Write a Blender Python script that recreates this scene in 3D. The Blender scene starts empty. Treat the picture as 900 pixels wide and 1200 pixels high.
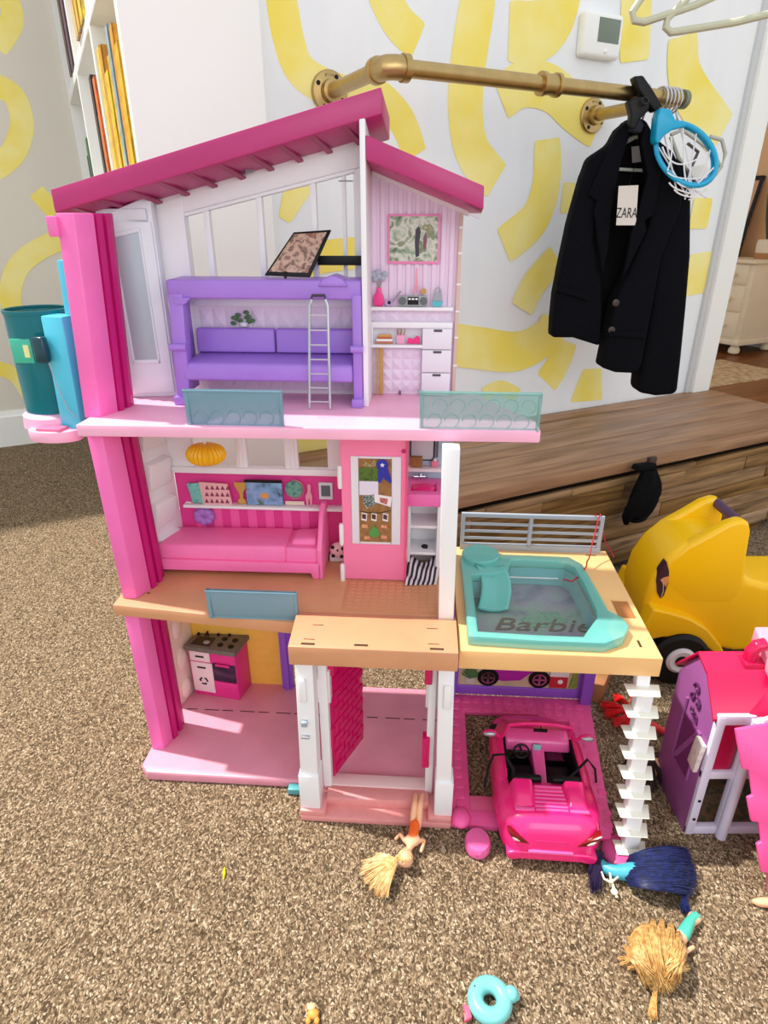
import bpy, bmesh, math, random
from mathutils import Vector, Matrix
random.seed(7)
S = bpy.context.scene
COL = S.collection
# ------------------------------------------------------------------ camera, world, sun, exposure
FPX, HOR = 735.0, 260.0
PITCH = math.atan((600 - HOR) / FPX)
cam_d = bpy.data.cameras.new('camera'); cam = bpy.data.objects.new('camera', cam_d); COL.objects.link(cam)
cam_d.sensor_fit = 'VERTICAL'; cam_d.sensor_height = 36.0; cam_d.lens = FPX / 1200 * 36.0
cam_d.clip_start = 0.02; cam_d.clip_end = 60
cam.location = (0, 0, 1.0); cam.rotation_euler = (math.pi / 2 - PITCH, 0, 0)
S.camera = cam
w = bpy.data.worlds.new('world'); S.world = w; w.use_nodes = True
bg = w.node_tree.nodes['Background']; bg.inputs[0].default_value = (0.93, 0.97, 1.0, 1); bg.inputs[1].default_value = 0.82
YAW = math.radians(3.75)                       # the dollhouse is turned a little
RYAW = math.atan2(.445, .8955)                 # the room wall runs away to the right
HO = Vector((-.1528, .8126, 0))
def rot2(v, a): return Vector((v[0]*math.cos(a)-v[1]*math.sin(a), v[0]*math.sin(a)+v[1]*math.cos(a), v[2]))
sun_d = bpy.data.lights.new('sun', 'SUN'); sun = bpy.data.objects.new('sun', sun_d); COL.objects.link(sun)
sd = rot2((.184, -.045, -.33), -YAW)
sun.rotation_euler = sd.to_track_quat('-Z', 'Y').to_euler(); sun_d.energy = 4.3; sun_d.angle = math.radians(1.5); sun_d.color = (1, .95, .88)
win_d = bpy.data.lights.new('window_daylight', 'AREA'); win = bpy.data.objects.new('window_daylight', win_d); COL.objects.link(win)
win_d.shape = 'RECTANGLE'; win_d.size = 2.6; win_d.size_y = 1.8; win_d.energy = 32; win_d.color = (.97, .98, 1)
win.location = (.9, -2.6, 2.0); win.rotation_euler = (Vector((0.1, 1.2, .6)) - Vector(win.location)).to_track_quat('-Z', 'Y').to_euler()
vs = S.view_settings; vs.view_transform = 'Standard'; vs.look = 'None'; vs.gamma = 1; vs.exposure = 0.25; vs.use_curve_mapping = False
# ------------------------------------------------------------------ measuring helpers
cP, sP = math.cos(PITCH), math.sin(PITCH)
def ray(x, y):
    u = (x-450)/FPX; v = (600-y)/FPX
    return Vector((u, cP+v*sP, -sP+v*cP))
CAM = Vector((0, 0, 1))
def hit(x, y, n, d):
    r = ray(x, y); n = Vector(n); return CAM + r*((d-n.dot(CAM))/n.dot(r))
RN = rot2((0, 1, 0), RYAW)
def onwall(x, y, n):                            # a photo point measured on a wall plane -> room coordinates
    return rot2(hit(x, y, RN, n), -RYAW)
def ony(x, y, Y): return hit(x, y, (0, 1, 0), Y)
def onz(x, y, z=0): return hit(x, y, (0, 0, 1), z)
def onh(x, y, yy):
    n = rot2((0, 1, 0), -YAW); p = hit(x, y, n, yy + n.dot(HO)); return rot2(p-HO, YAW)
# ------------------------------------------------------------------ mesh helpers
class MB:
    def __init__(s): s.V = []; s.F = []
    def add(s, vs, fs):
        k = len(s.V); s.V += [tuple(v) for v in vs]; s.F += [tuple(i+k for i in f) for f in fs]; return s
    def hexa(s, p): return s.add(p, [(3,2,1,0),(4,5,6,7),(0,1,5,4),(1,2,6,5),(2,3,7,6),(3,0,4,7)])
    def box(s, x0, x1, y0, y1, z0, z1):
        return s.hexa([(x0,y0,z0),(x1,y0,z0),(x1,y1,z0),(x0,y1,z0),(x0,y0,z1),(x1,y0,z1),(x1,y1,z1),(x0,y1,z1)])
    def prism(s, poly, axis, lo, hi):
        def P(a, b, c): return (c,a,b) if axis == 'x' else ((a,c,b) if axis == 'y' else (a,b,c))
        n = len(poly)
        vs = [P(a,b,lo) for a,b in poly]+[P(a,b,hi) for a,b in poly]
        return s.add(vs, [tuple(range(n))[::-1], tuple(range(n,2*n))]+[(i,(i+1)%n,n+(i+1)%n,n+i) for i in range(n)])
    def ring(s, o, inn, z0, z1, axis='z'):
        def P(a, b, c): return (c,a,b) if axis == 'x' else ((a,c,b) if axis == 'y' else (a,b,c))
        n = len(o)
        vs = [P(a,b,z0) for a,b in o]+[P(a,b,z1) for a,b in o]+[P(a,b,z0) for a,b in inn]+[P(a,b,z1) for a,b in inn]
        fs = []
        for i in range(n):
            j = (i+1) % n
            fs += [(i,j,n+j,n+i),(n+i,n+j,3*n+j,3*n+i),(2*n+j,2*n+i,3*n+i,3*n+j),(j,i,2*n+i,2*n+j)]
        return s.add(vs, fs)
    def tube(s, pts, r, n=8, closed=False, flat=1.0):
        pts = [Vector(p) for p in pts]; m = len(pts)
        rs = r if isinstance(r, (list, tuple)) else [r]*m
        up = None; vs = []
        for i, p in enumerate(pts):
            if closed: t = pts[(i+1) % m]-pts[i-1]
            else: t = pts[min(i+1, m-1)]-pts[max(i-1, 0)]
            if t.length < 1e-9: t = Vector((0,0,1))
            t.normalize()
            if up is None: up = Vector((0,0,1)) if abs(t.z) < .9 else Vector((1,0,0))
            a = t.cross(up)
            if a.length < 1e-4: a = t.cross(Vector((0,1,0.3)))
            a.normalize(); b = a.cross(t).normalized(); up = b
            for k in range(n):
                th = 2*math.pi*k/n; vs.append(p+a*(math.cos(th)*rs[i])+b*(math.sin(th)*rs[i]*flat))
        fs = []
        for i in range(m if closed else m-1):
            q = (i+1) % m
            for k in range(n): fs.append((i*n+k, i*n+(k+1) % n, q*n+(k+1) % n, q*n+k))
        if not closed: fs += [tuple(range(n))[::-1], tuple((m-1)*n+k for k in range(n))]
        return s.add(vs, fs)
    def lathe(s, prof, c=(0,0,0), n=24, axis='z', sx=1, sy=1):
        vs = []; c = Vector(c)
        for r, h in prof:
            for k in range(n):
                a = 2*math.pi*k/n; x, y = r*math.cos(a)*sx, r*math.sin(a)*sy
                v = (x,y,h) if axis == 'z' else ((x,h,y) if axis == 'y' else (h,x,y))
                vs.append(c+Vector(v))
        fs = []
        for i in range(len(prof)-1):
            for k in range(n): fs.append((i*n+k, i*n+(k+1) % n, (i+1)*n+(k+1) % n, (i+1)*n+k))
        m = len(prof)-1
        fs += [tuple(range(n))[::-1], tuple(m*n+k for k in range(n))]
        return s.add(vs, fs)
    def sphere(s, c, r, nu=16, nv=10):
        rx, ry, rz = r if isinstance(r, (tuple, list)) else (r, r, r)
        vs = []; c = Vector(c)
        for i in range(nv+1):
            ph = -math.pi/2+math.pi*i/nv; cr = max(math.cos(ph), 1e-3)
            for k in range(nu):
                a = 2*math.pi*k/nu; vs.append(c+Vector((rx*cr*math.cos(a), ry*cr*math.sin(a), rz*math.sin(ph))))
        fs = [(i*nu+k, i*nu+(k+1) % nu, (i+1)*nu+(k+1) % nu, (i+1)*nu+k) for i in range(nv) for k in range(nu)]
        fs += [tuple(range(nu))[::-1], tuple(nv*nu+k for k in range(nu))]
        return s.add(vs, fs)
    def sheet(s, fn, nu, nv):
        vs = [fn(i/nu, j/nv) for j in range(nv+1) for i in range(nu+1)]
        return s.add(vs, [(j*(nu+1)+i, j*(nu+1)+i+1, (j+1)*(nu+1)+i+1, (j+1)*(nu+1)+i) for j in range(nv) for i in range(nu)])
    def xf(s, M):
        s.V = [tuple(M @ Vector(v)) for v in s.V]; return s
BASE = {}
def link(o, name, parent):
    while parent is not None and parent.parent is not None and parent.parent.parent is not None: parent = parent.parent
    o.name = name; COL.objects.link(o)
    if parent is not None: o.parent = parent
def obj(name, mb, mat, parent=None, bevel=0, seg=2, smooth=35, thick=0, subd=0, kind=None, label=None, base=None):
    b = base if base is not None else (BASE.get(parent.name, Vector((0,0,0))) if parent is not None else Vector((0,0,0)))
    me = bpy.data.meshes.new(name)
    me.from_pydata([tuple(Vector(v)-b) for v in mb.V], [], mb.F); me.validate()
    bm = bmesh.new(); bm.from_mesh(me)
    bmesh.ops.recalc_face_normals(bm, faces=bm.faces)
    if bevel:
        es = [e for e in bm.edges if len(e.link_faces) == 2 and e.calc_face_angle(0) > math.radians(30)]
        try: bmesh.ops.bevel(bm, geom=es, offset=bevel, segments=seg, affect='EDGES', profile=.5, clamp_overlap=True)
        except Exception: pass
    bm.to_mesh(me); bm.free()
    me.materials.append(mat)
    if smooth:
        me.shade_smooth(); me.set_sharp_from_angle(angle=math.radians(smooth))
    o = bpy.data.objects.new(name, me); link(o, name, parent)
    if parent is not None: BASE[o.name] = b
    if thick: md = o.modifiers.new('solid', 'SOLIDIFY'); md.thickness = thick; md.offset = 0
    if subd: md = o.modifiers.new('sub', 'SUBSURF'); md.levels = subd; md.render_levels = subd
    if kind: o['kind'] = kind
    if label: o['label'] = label
    return o
def tag(o, label, cat, group=None):
    o['label'] = label; o['category'] = cat
    if group: o['group'] = group
    return o
def thing(name, label, cat, loc=(0,0,0), frame='W', group=None, rotz=0, local=False):
    o = bpy.data.objects.new(name, None); COL.objects.link(o); o.empty_display_size = .05
    loc = Vector(loc)
    if frame == 'H': o.location = HO+rot2(loc, -YAW); o.rotation_euler.z = -YAW+rotz
    elif frame == 'R': o.location = rot2(loc, RYAW); o.rotation_euler.z = RYAW+rotz
    else: o.location = loc; o.rotation_euler.z = rotz
    BASE[o.name] = Vector((0,0,0)) if local else loc
    return tag(o, label, cat, group)
def single(name, mb, mat, label, cat, loc=(0,0,0), frame='W', group=None, **k):
    loc = Vector(loc); o = obj(name, mb, mat, None, base=loc, **k)
    if frame == 'H': o.location = HO+rot2(loc, -YAW); o.rotation_euler.z = -YAW
    elif frame == 'R': o.location = rot2(loc, RYAW); o.rotation_euler.z = RYAW
    else: o.location = loc
    return tag(o, label, cat, group)
def struct(name, mb, mat, frame='R', **k):
    o = obj(name, mb, mat, None, **k); o['kind'] = 'structure'
    if frame == 'R': o.rotation_euler.z = RYAW
    BASE[o.name] = Vector((0,0,0))
    return o
def text_mesh(txt, size, depth, M, shear=0):
    c = bpy.data.curves.new('t', 'FONT'); c.body = txt; c.size = size; c.extrude = depth; c.shear = shear; c.align_x = 'CENTER'; c.align_y = 'CENTER'; c.resolution_u = 4
    o = bpy.data.objects.new('t', c); COL.objects.link(o)
    me = bpy.data.meshes.new_from_object(o); m = MB()
    m.add([M @ v.co for v in me.vertices], [tuple(p.vertices) for p in me.polygons])
    bpy.data.objects.remove(o); bpy.data.curves.remove(c); bpy.data.meshes.remove(me)
    return m
def circ(cx, cy, rx, ry=None, n=20, a0=0, a1=2*math.pi):
    ry = ry or rx; full = abs(a1-a0-2*math.pi) < 1e-6
    return [(cx+rx*math.cos(a0+(a1-a0)*k/(n if full else n-1)), cy+ry*math.sin(a0+(a1-a0)*k/(n if full else n-1))) for k in range(n)]
# ------------------------------------------------------------------ materials
def lin(c): return tuple(((v/255)/12.92 if v/255 <= .04045 else ((v/255+.055)/1.055)**2.4) for v in c)
MATS = {}
def mat(name, rgb, rough=.45, metal=0, spec=.5, var=0, scale=60, bump=0, bscale=200, alpha=1, rgb2=None, coat=0, stretch=None, emit=0):
    if name in MATS: return MATS[name]
    m = bpy.data.materials.new(name); m.use_nodes = True; nt = m.node_tree; N = nt.nodes; L = nt.links
    p = N['Principled BSDF']; c = lin(rgb)
    p.inputs['Base Color'].default_value = (*c, 1); p.inputs['Roughness'].default_value = rough; p.inputs['Metallic'].default_value = metal
    p.inputs['Specular IOR Level'].default_value = spec; p.inputs['Coat Weight'].default_value = coat
    tc = N.new('ShaderNodeTexCoord'); mp = N.new('ShaderNodeMapping'); L.new(tc.outputs['Object'], mp.inputs[0])
    if stretch: mp.inputs['Scale'].default_value = stretch
    if var or rgb2:
        nz = N.new('ShaderNodeTexNoise'); nz.inputs['Scale'].default_value = scale; nz.inputs['Detail'].default_value = 4; L.new(mp.outputs[0], nz.inputs['Vector'])
        mr = N.new('ShaderNodeMapRange'); mr.inputs[1].default_value = .35; mr.inputs[2].default_value = .65; L.new(nz.outputs['Fac'], mr.inputs[0])
        mx = N.new('ShaderNodeMix'); mx.data_type = 'RGBA'; L.new(mr.outputs[0], mx.inputs['Factor'])
        c2 = lin(rgb2) if rgb2 else tuple(min(1, v*(1+var)) for v in c); c1 = c if rgb2 else tuple(v*(1-var) for v in c)
        mx.inputs['A'].default_value = (*c1, 1); mx.inputs['B'].default_value = (*c2, 1)
        L.new(mx.outputs['Result'], p.inputs['Base Color'])
    if bump:
        nb = N.new('ShaderNodeTexNoise'); nb.inputs['Scale'].default_value = bscale; nb.inputs['Detail'].default_value = 3; L.new(mp.outputs[0], nb.inputs['Vector'])
        bp = N.new('ShaderNodeBump'); bp.inputs['Strength'].default_value = bump; bp.inputs['Distance'].default_value = .002; L.new(nb.outputs['Fac'], bp.inputs['Height']); L.new(bp.outputs[0], p.inputs['Normal'])
    if alpha < 1:
        tr = N.new('ShaderNodeBsdfTransparent'); tr.inputs[0].default_value = (*[.8+.2*v for v in c], 1); ms = N.new('ShaderNodeMixShader'); ms.inputs[0].default_value = alpha
        L.new(tr.outputs[0], ms.inputs[1]); L.new(p.outputs[0], ms.inputs[2]); L.new(ms.outputs[0], N['Material Output'].inputs[0])
    MATS[name] = m
    return m
def carpet_mat():
    m = bpy.data.materials.new('carpet'); m.use_nodes = True; nt = m.node_tree; N = nt.nodes; L = nt.links; p = N['Principled BSDF']
    p.inputs['Roughness'].default_value = .95; p.inputs['Specular IOR Level'].default_value = .1
    tc = N.new('ShaderNodeTexCoord')
    nz = N.new('ShaderNodeTexNoise'); nz.inputs['Scale'].default_value = 90; nz.inputs['Detail'].default_value = 2; L.new(tc.outputs['Object'], nz.inputs['Vector'])
    mixv = N.new('ShaderNodeMix'); mixv.data_type = 'VECTOR'; mixv.inputs['Factor'].default_value = .012; L.new(tc.outputs['Object'], mixv.inputs['A']); L.new(nz.outputs['Color'], mixv.inputs['B'])
    mp = N.new('ShaderNodeMapping'); mp.inputs['Scale'].default_value = (1, .6, 1); mp.inputs['Rotation'].default_value = (0, 0, .35); L.new(mixv.outputs['Result'], mp.inputs[0])
    vo = N.new('ShaderNodeTexVoronoi'); vo.inputs['Scale'].default_value = 430; L.new(mp.outputs[0], vo.inputs['Vector'])
    sp = N.new('ShaderNodeSeparateColor'); L.new(vo.outputs['Color'], sp.inputs[0])
    cr = N.new('ShaderNodeValToRGB'); e = cr.color_ramp.elements
    e[0].position = 0; e[0].color = (*lin((78, 64, 48)), 1); e[1].position = 1; e[1].color = (*lin((212, 192, 164)), 1)
    for pos, c in ((.3, (114, 95, 73)), (.6, (148, 125, 98)), (.85, (182, 158, 128))): q = e.new(pos); q.color = (*lin(c), 1)
    L.new(sp.outputs[0], cr.inputs[0])
    dk = N.new('ShaderNodeMapRange'); dk.inputs[1].default_value = .25; dk.inputs[2].default_value = .75; dk.inputs[3].default_value = 1.0; dk.inputs[4].default_value = .6
    L.new(vo.outputs['Distance'], dk.inputs[0])
    ml = N.new('ShaderNodeMix'); ml.data_type = 'RGBA'; ml.blend_type = 'MULTIPLY'; ml.inputs['Factor'].default_value = 1; L.new(cr.outputs[0], ml.inputs['A']); L.new(dk.outputs[0], ml.inputs['B'])
    L.new(ml.outputs['Result'], p.inputs['Base Color'])
    bp = N.new('ShaderNodeBump'); bp.invert = True; bp.inputs['Strength'].default_value = .55; bp.inputs['Distance'].default_value = .0025; L.new(vo.outputs['Distance'], bp.inputs['Height']); L.new(bp.outputs[0], p.inputs['Normal'])
    return m
def wood_mat(name, dark, light, sc=1.0, rough=.55, rnd=.5):
    m = bpy.data.materials.new(name); m.use_nodes = True; nt = m.node_tree; N = nt.nodes; L = nt.links; p = N['Principled BSDF']
    p.inputs['Roughness'].default_value = rough; p.inputs['Specular IOR Level'].default_value = .25
    tc = N.new('ShaderNodeTexCoord'); oi = N.new('ShaderNodeObjectInfo'); mp = N.new('ShaderNodeMapping'); mp.inputs['Scale'].default_value = (3*sc, 38*sc, 38*sc)
    L.new(tc.outputs['Object'], mp.inputs[0])
    av = N.new('ShaderNodeVectorMath'); av.operation = 'MULTIPLY_ADD'; av.inputs[1].default_value = (1, 1, 1); L.new(mp.outputs[0], av.inputs[0])
    cb = N.new('ShaderNodeCombineXYZ'); mu = N.new('ShaderNodeMath'); mu.operation = 'MULTIPLY'; mu.inputs[1].default_value = 50; L.new(oi.outputs['Random'], mu.inputs[0]); L.new(mu.outputs[0], cb.inputs[0]); L.new(mu.outputs[0], cb.inputs[1]); L.new(cb.outputs[0], av.inputs[2])
    nz = N.new('ShaderNodeTexNoise'); nz.inputs['Scale'].default_value = 1; nz.inputs['Detail'].default_value = 7; nz.inputs['Distortion'].default_value = .6; L.new(av.outputs[0], nz.inputs['Vector'])
    cr = N.new('ShaderNodeValToRGB'); cr.color_ramp.elements[0].position = .3; cr.color_ramp.elements[0].color = (*lin(dark), 1); cr.color_ramp.elements[1].position = .66; cr.color_ramp.elements[1].color = (*lin(light), 1)
    L.new(nz.outputs['Fac'], cr.inputs[0])
    hs = N.new('ShaderNodeHueSaturation'); mr = N.new('ShaderNodeMapRange'); mr.inputs[3].default_value = 1-rnd*.5; mr.inputs[4].default_value = 1+rnd*.45; L.new(oi.outputs['Random'], mr.inputs[0]); L.new(mr.outputs[0], hs.inputs['Value'])
    mr2 = N.new('ShaderNodeMapRange'); mr2.inputs[3].default_value = 1.15; mr2.inputs[4].default_value = .8; L.new(oi.outputs['Random'], mr2.inputs[0]); L.new(mr2.outputs[0], hs.inputs['Saturation'])
    L.new(cr.outputs[0], hs.inputs['Color']); L.new(hs.outputs[0], p.inputs['Base Color'])
    bp = N.new('ShaderNodeBump'); bp.inputs['Strength'].default_value = .25; bp.inputs['Distance'].default_value = .003; L.new(nz.outputs['Fac'], bp.inputs['Height']); L.new(bp.outputs[0], p.inputs['Normal'])
    return m
def picture_mat(name, cols, scale, rough=.4):
    m = bpy.data.materials.new(name); m.use_nodes = True; nt = m.node_tree; N = nt.nodes; L = nt.links; p = N['Principled BSDF']; p.inputs['Roughness'].default_value = rough
    tc = N.new('ShaderNodeTexCoord'); nz = N.new('ShaderNodeTexNoise'); nz.inputs['Scale'].default_value = scale; nz.inputs['Detail'].default_value = 6; nz.inputs['Distortion'].default_value = .35; L.new(tc.outputs['Object'], nz.inputs['Vector'])
    cr = N.new('ShaderNodeValToRGB'); e = cr.color_ramp.elements; n = len(cols)
    e[0].position = .3; e[0].color = (*lin(cols[0]), 1); e[1].position = .7; e[1].color = (*lin(cols[-1]), 1)
    for i in range(1, n-1): q = e.new(.3+.4*i/(n-1)); q.color = (*lin(cols[i]), 1)
    L.new(nz.outputs['Fac'], cr.inputs[0]); L.new(cr.outputs[0], p.inputs['Base Color'])
    return m
white = mat('white_plastic', (238, 237, 240), .4)
paint_w = mat('white_paint', (246, 246, 242), .6)
wall_m = mat('mural_wall_paint', (246, 247, 247), .7, rgb2=(236, 239, 243), scale=2.2, stretch=(3, 1, .7))
lwall_m = mat('left_wall_dimmed_paint', (226, 219, 206), .75, rgb2=(220, 214, 202), scale=1.5)  # beige-grey colour stands in for weaker daylight on this farther wall
banana = mat('yellow_watercolour', (250, 228, 100), .7, rgb2=(252, 240, 160), scale=6)
pinkp = mat('pink_plastic', (246, 114, 188), .38, var=.05, scale=12)
magenta = mat('magenta_plastic', (196, 22, 116), .35)
roof_m = mat('roof_plastic', (184, 46, 114), .4, var=.05, scale=10)
roof_d = mat('roof_rib_plastic', (160, 30, 90), .4)
slab_m = mat('pale_pink_plastic', (250, 182, 212), .42, var=.04, scale=14)
tan_m = mat('tan_plastic', (212, 152, 112), .42, var=.05, scale=14)
deck_m = mat('light_tan_plastic', (240, 190, 128), .4, var=.03, scale=10)
ground_m = mat('ground_pink_plastic', (228, 150, 172), .45, var=.05, scale=16)
step_m = mat('porch_pink_plastic', (228, 150, 148), .45, var=.04)
purple_m = mat('purple_plastic', (164, 122, 214), .42, var=.04, scale=20)
dpurple = mat('dark_purple_plastic', (146, 90, 208), .4)
grey_m = mat('grey_plastic', (160, 168, 178), .4)
dark = mat('black_plastic', (14, 14, 16), .5, spec=.3)
slot_m = mat('slot_dark', (70, 42, 22), .7)
brass = mat('brass', (190, 162, 110), .36, metal=1, var=.06, scale=30)
chrome = mat('chrome', (205, 205, 210), .22, metal=1)
silver = mat('silver_plastic', (190, 192, 198), .32, metal=.6)
teal_t = mat('teal_clear', (122, 204, 196), .12, alpha=.7)
teal_d = mat('teal_dark_clear', (0, 128, 138), .1, alpha=.66)
rail_b = mat('blue_grey_clear', (134, 174, 192), .3, alpha=.66, bump=.2, bscale=90)
rail_g = mat('green_grey_clear', (150, 200, 194), .15, alpha=.36)
cyan_p = mat('cyan_plastic', (84, 200, 226), .3)
skin = mat('doll_skin', (240, 182, 142), .5)
# ------------------------------------------------------------------ the room
struct('floor', MB().box(-3.5, 5.0, -2.5, 6, -.05, 0), carpet_mat(), frame='W', smooth=0)
struct('floor_hallway', MB().box(2.08, 8, 1.69, 7, -.03, .004), wood_mat('hall_floor_wood', (92, 52, 26), (142, 88, 48), .5, .35, .1), smooth=0)
WB = struct('wall_back', MB().box(.3, 2.17, 1.68, 1.80, 0, 2.7), wall_m, smooth=0)
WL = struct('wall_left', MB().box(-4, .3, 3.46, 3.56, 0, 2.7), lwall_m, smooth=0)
struct('baseboard_left', MB().prism([(3.44, 0), (3.46, 0), (3.46, .17), (3.452, .17), (3.447, .15), (3.44, .145)], 'x', -4, .19), paint_w)
struct('wall_far', MB().box(5.42, 5.52, 1.5, 8, 0, 2.7), mat('tan_wall_paint', (226, 182, 134), .7, var=.03, scale=3), smooth=0)
struct('ceiling_hallway', MB().box(2.3, 5.5, 1.70, 8, 2.7, 2.75), paint_w, smooth=0)
struct('baseboard_far', MB().box(5.40, 5.419, 1.5, 8, .005, .14), paint_w, bevel=.004)
tr = struct('trim_1', MB().box(2.19, 2.285, 1.655, 1.83, 0, 2.7), paint_w, bevel=.004)
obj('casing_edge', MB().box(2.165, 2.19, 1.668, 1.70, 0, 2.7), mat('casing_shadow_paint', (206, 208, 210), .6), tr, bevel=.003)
def stroke(px, wpx, n, wall, end=(1, 1)):
    P = [onwall(x, y, n) for x, y in px]
    # smooth the line
    pts = []
    for i in range(len(P)-1):
        a, b, c, d = P[max(i-1, 0)], P[i], P[i+1], P[min(i+2, len(P)-1)]
        for k in range(8):
            t = k/8; pts.append(.5*((2*b)+(c-a)*t+(2*a-5*b+4*c-d)*t*t+(3*b-a-3*c+d)*t*t*t))
    pts.append(P[-1]); m = len(pts)
    sc = (onwall(px[0][0]+10, px[0][1], n)-onwall(px[0][0], px[0][1], n)).length/10
    ve = []
    for i, p in enumerate(pts):
        t = pts[min(i+1, m-1)]-pts[max(i-1, 0)]; nn = Vector((-t.z, 0, t.x)).normalized()
        f = i/(m-1); wv = wpx*sc*.5*(end[0]+(end[1]-end[0])*f)*(1-.10*(2*f-1)**8)
        ve.append((p+nn*wv, p-nn*wv))
    poly = [(a.x, a.z) for a, b in ve]+[(b.x, b.z) for a, b in reversed(ve)]
    mb = MB()
    mm = len(ve)
    dp = .0006+.00025*(len(wall.children) % 12)
    V = [(a.x, n-dp, a.z) for a, b in ve]+[(b.x, n-dp, b.z) for a, b in ve]
    mb.add(V, [(i, i+1, mm+i+1, mm+i) for i in range(mm-1)])
    obj('painted_stroke', mb, banana, wall, smooth=0)
for px, wd, e in [
    ([(328,-15),(338,45),(355,85),(398,108),(440,112),(470,140),(487,182)], 38, (1,1)),
    ([(446,-15),(466,25),(490,48)], 38, (1,1)),
    ([(562,-10),(548,80),(546,140),(556,182),(582,212)], 42, (1,1)),
    ([(596,37),(628,38),(648,20),(660,-20)], 50, (1,1)),
    ([(587,117),(612,99),(645,104),(672,128),(700,150)], 42, (.9,1)),
    ([(641,163),(640,215),(625,258),(590,288)], 34, (.9,1.1)),
    ([(746,-10),(743,72)], 36, (1,1)),
    ([(800,42),(801,85),(815,118),(845,158)], 38, (.9,1.1)),
    ([(824,232),(817,268)], 22, (1,1)),
    ([(611,362),(626,332),(652,302)], 28, (1,1)),
    ([(520,402),(560,408),(605,412),(638,396),(650,376)], 42, (1,1)),
    ([(566,462),(585,454),(606,463)], 14, (1,1)),
    ([(664,400),(653,428),(640,448)], 27, (1,1.1)),
    ([(694,432),(687,470)], 30, (.7,1.3)),
    ([(670,214),(666,250)], 20, (1,1)),
    ([(822,296),(815,345)], 26, (1,1)),
    ([(352,205),(345,228),(333,258)], 38, (1.1,.35)),
    ([(350,312),(375,302),(420,296)], 34, (1,1)),
    ([(338,530),(382,530)], 40, (1,1)),
    ]:
    stroke(px, wd, 1.68, WB, e)
for px, wd in [([(-8,-20),(10,0),(14,25),(-4,56)], 26), ([(-10,98),(16,112),(26,145),(16,178),(-8,200)], 28), ([(42,224),(66,250)], 22),
               ([(90,274),(50,290),(22,312),(12,345),(18,372)], 24), ([(-8,430),(18,440),(36,466)], 20)]:
    stroke(px, wd, 3.46, WL)
# ------------------------------------------------------------------ bookcase and books
bc = thing('bookcase', 'tall white built-in bookcase, its plain end panel facing the room', 'bookcase', (.345, 2.5, 0), 'R')
obj('end_panel', MB().box(.205, .485, 1.55, 1.585, 0, 2.6), paint_w, bc, bevel=.003)
obj('back_panel', MB().box(.465, .485, 1.585, 3.458, 0, 2.6), paint_w, bc)
obj('side_panel', MB().box(.205, .465, 3.425, 3.458, 0, 2.6), paint_w, bc)
for n in (2.10, 2.76): obj('divider', MB().box(.205, .465, n, n+.035, 0, 2.6), paint_w, bc, bevel=.002)
for z in (.08, .36, .70, 1.04, 1.455, 1.90, 2.3):
    for n0, n1 in ((1.585, 2.10), (2.135, 2.76), (2.795, 3.425)):
        obj('shelf', MB().box(.205, .465, n0, n1, z, z+.035), paint_w, bc, bevel=.002)
bk = [((238,186,30),1.59,.05,.25),((226,160,40),1.645,.05,.29),((150,178,190),1.70,.04,.30),((226,190,60),1.745,.06,.26),((240,196,40),1.81,.07,.24),((214,150,40),1.885,.06,.30),((244,206,70),1.95,.07,.31),
      ((236,120,50),2.145,.06,.28),((60,110,90),2.21,.04,.20),((70,56,60),2.255,.06,.30),((60,110,80),2.81,.07,.20),((40,70,60),2.885,.05,.15)]
bl = ['yellow book beside the end panel','amber book second from the end panel','pale blue-grey book among the yellow books','mustard book in the middle of the near shelf bay','bright yellow broad book in the near shelf bay','ochre tall book in the near shelf bay','light yellow tall book farthest from the end panel in the near bay',
      'orange book in the middle shelf bay','green book beside the orange book','dark brown tall book in the middle shelf bay','green book in the far shelf bay','dark green short book in the far shelf bay']
def book(c, n, t, h, z, lab, grp):
    b = thing('book', lab, 'book', (.34, n+t/2, z), 'R', grp)
    mc = mat('book_%d_%d_%d' % c, c, .5, var=.25, scale=40)
    d = -.012-random.random()*.006
    obj('cover', MB().box(.215+d, .43, n, n+.003, z, z+h).box(.215+d, .43, n+t-.003, n+t, z, z+h).box(.215+d, .218+d, n, n+t, z, z+h), mc, b)
    obj('pages', MB().box(.219+d, .425, n+.003, n+t-.003, z+.003, z+h-.004), mat('paper', (235,228,210), .8), b)
for (c, n, t, h), l in zip(bk, bl): book(c, n, t, h, 1.075, l, 'books on the lower visible shelf')
for (c, n, t, h), l in zip([((236,200,70),2.20,.08,.3),((230,180,60),2.29,.08,.28),((40,150,150),1.66,.10,.3),((92,62,84),2.83,.10,.34),((80,60,60),2.94,.09,.36),((225,190,120),2.38,.08,.33)],
    ['light yellow book on the upper shelf, middle bay','golden book on the upper shelf, middle bay','teal book on the upper shelf, near bay','plum coloured tall book on the upper shelf, far bay','dark brown tall book on the upper shelf, far bay','cream book on the upper shelf, middle bay']):
    book(c, n, t, h, 1.49, l, 'books on the upper visible shelf')
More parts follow.
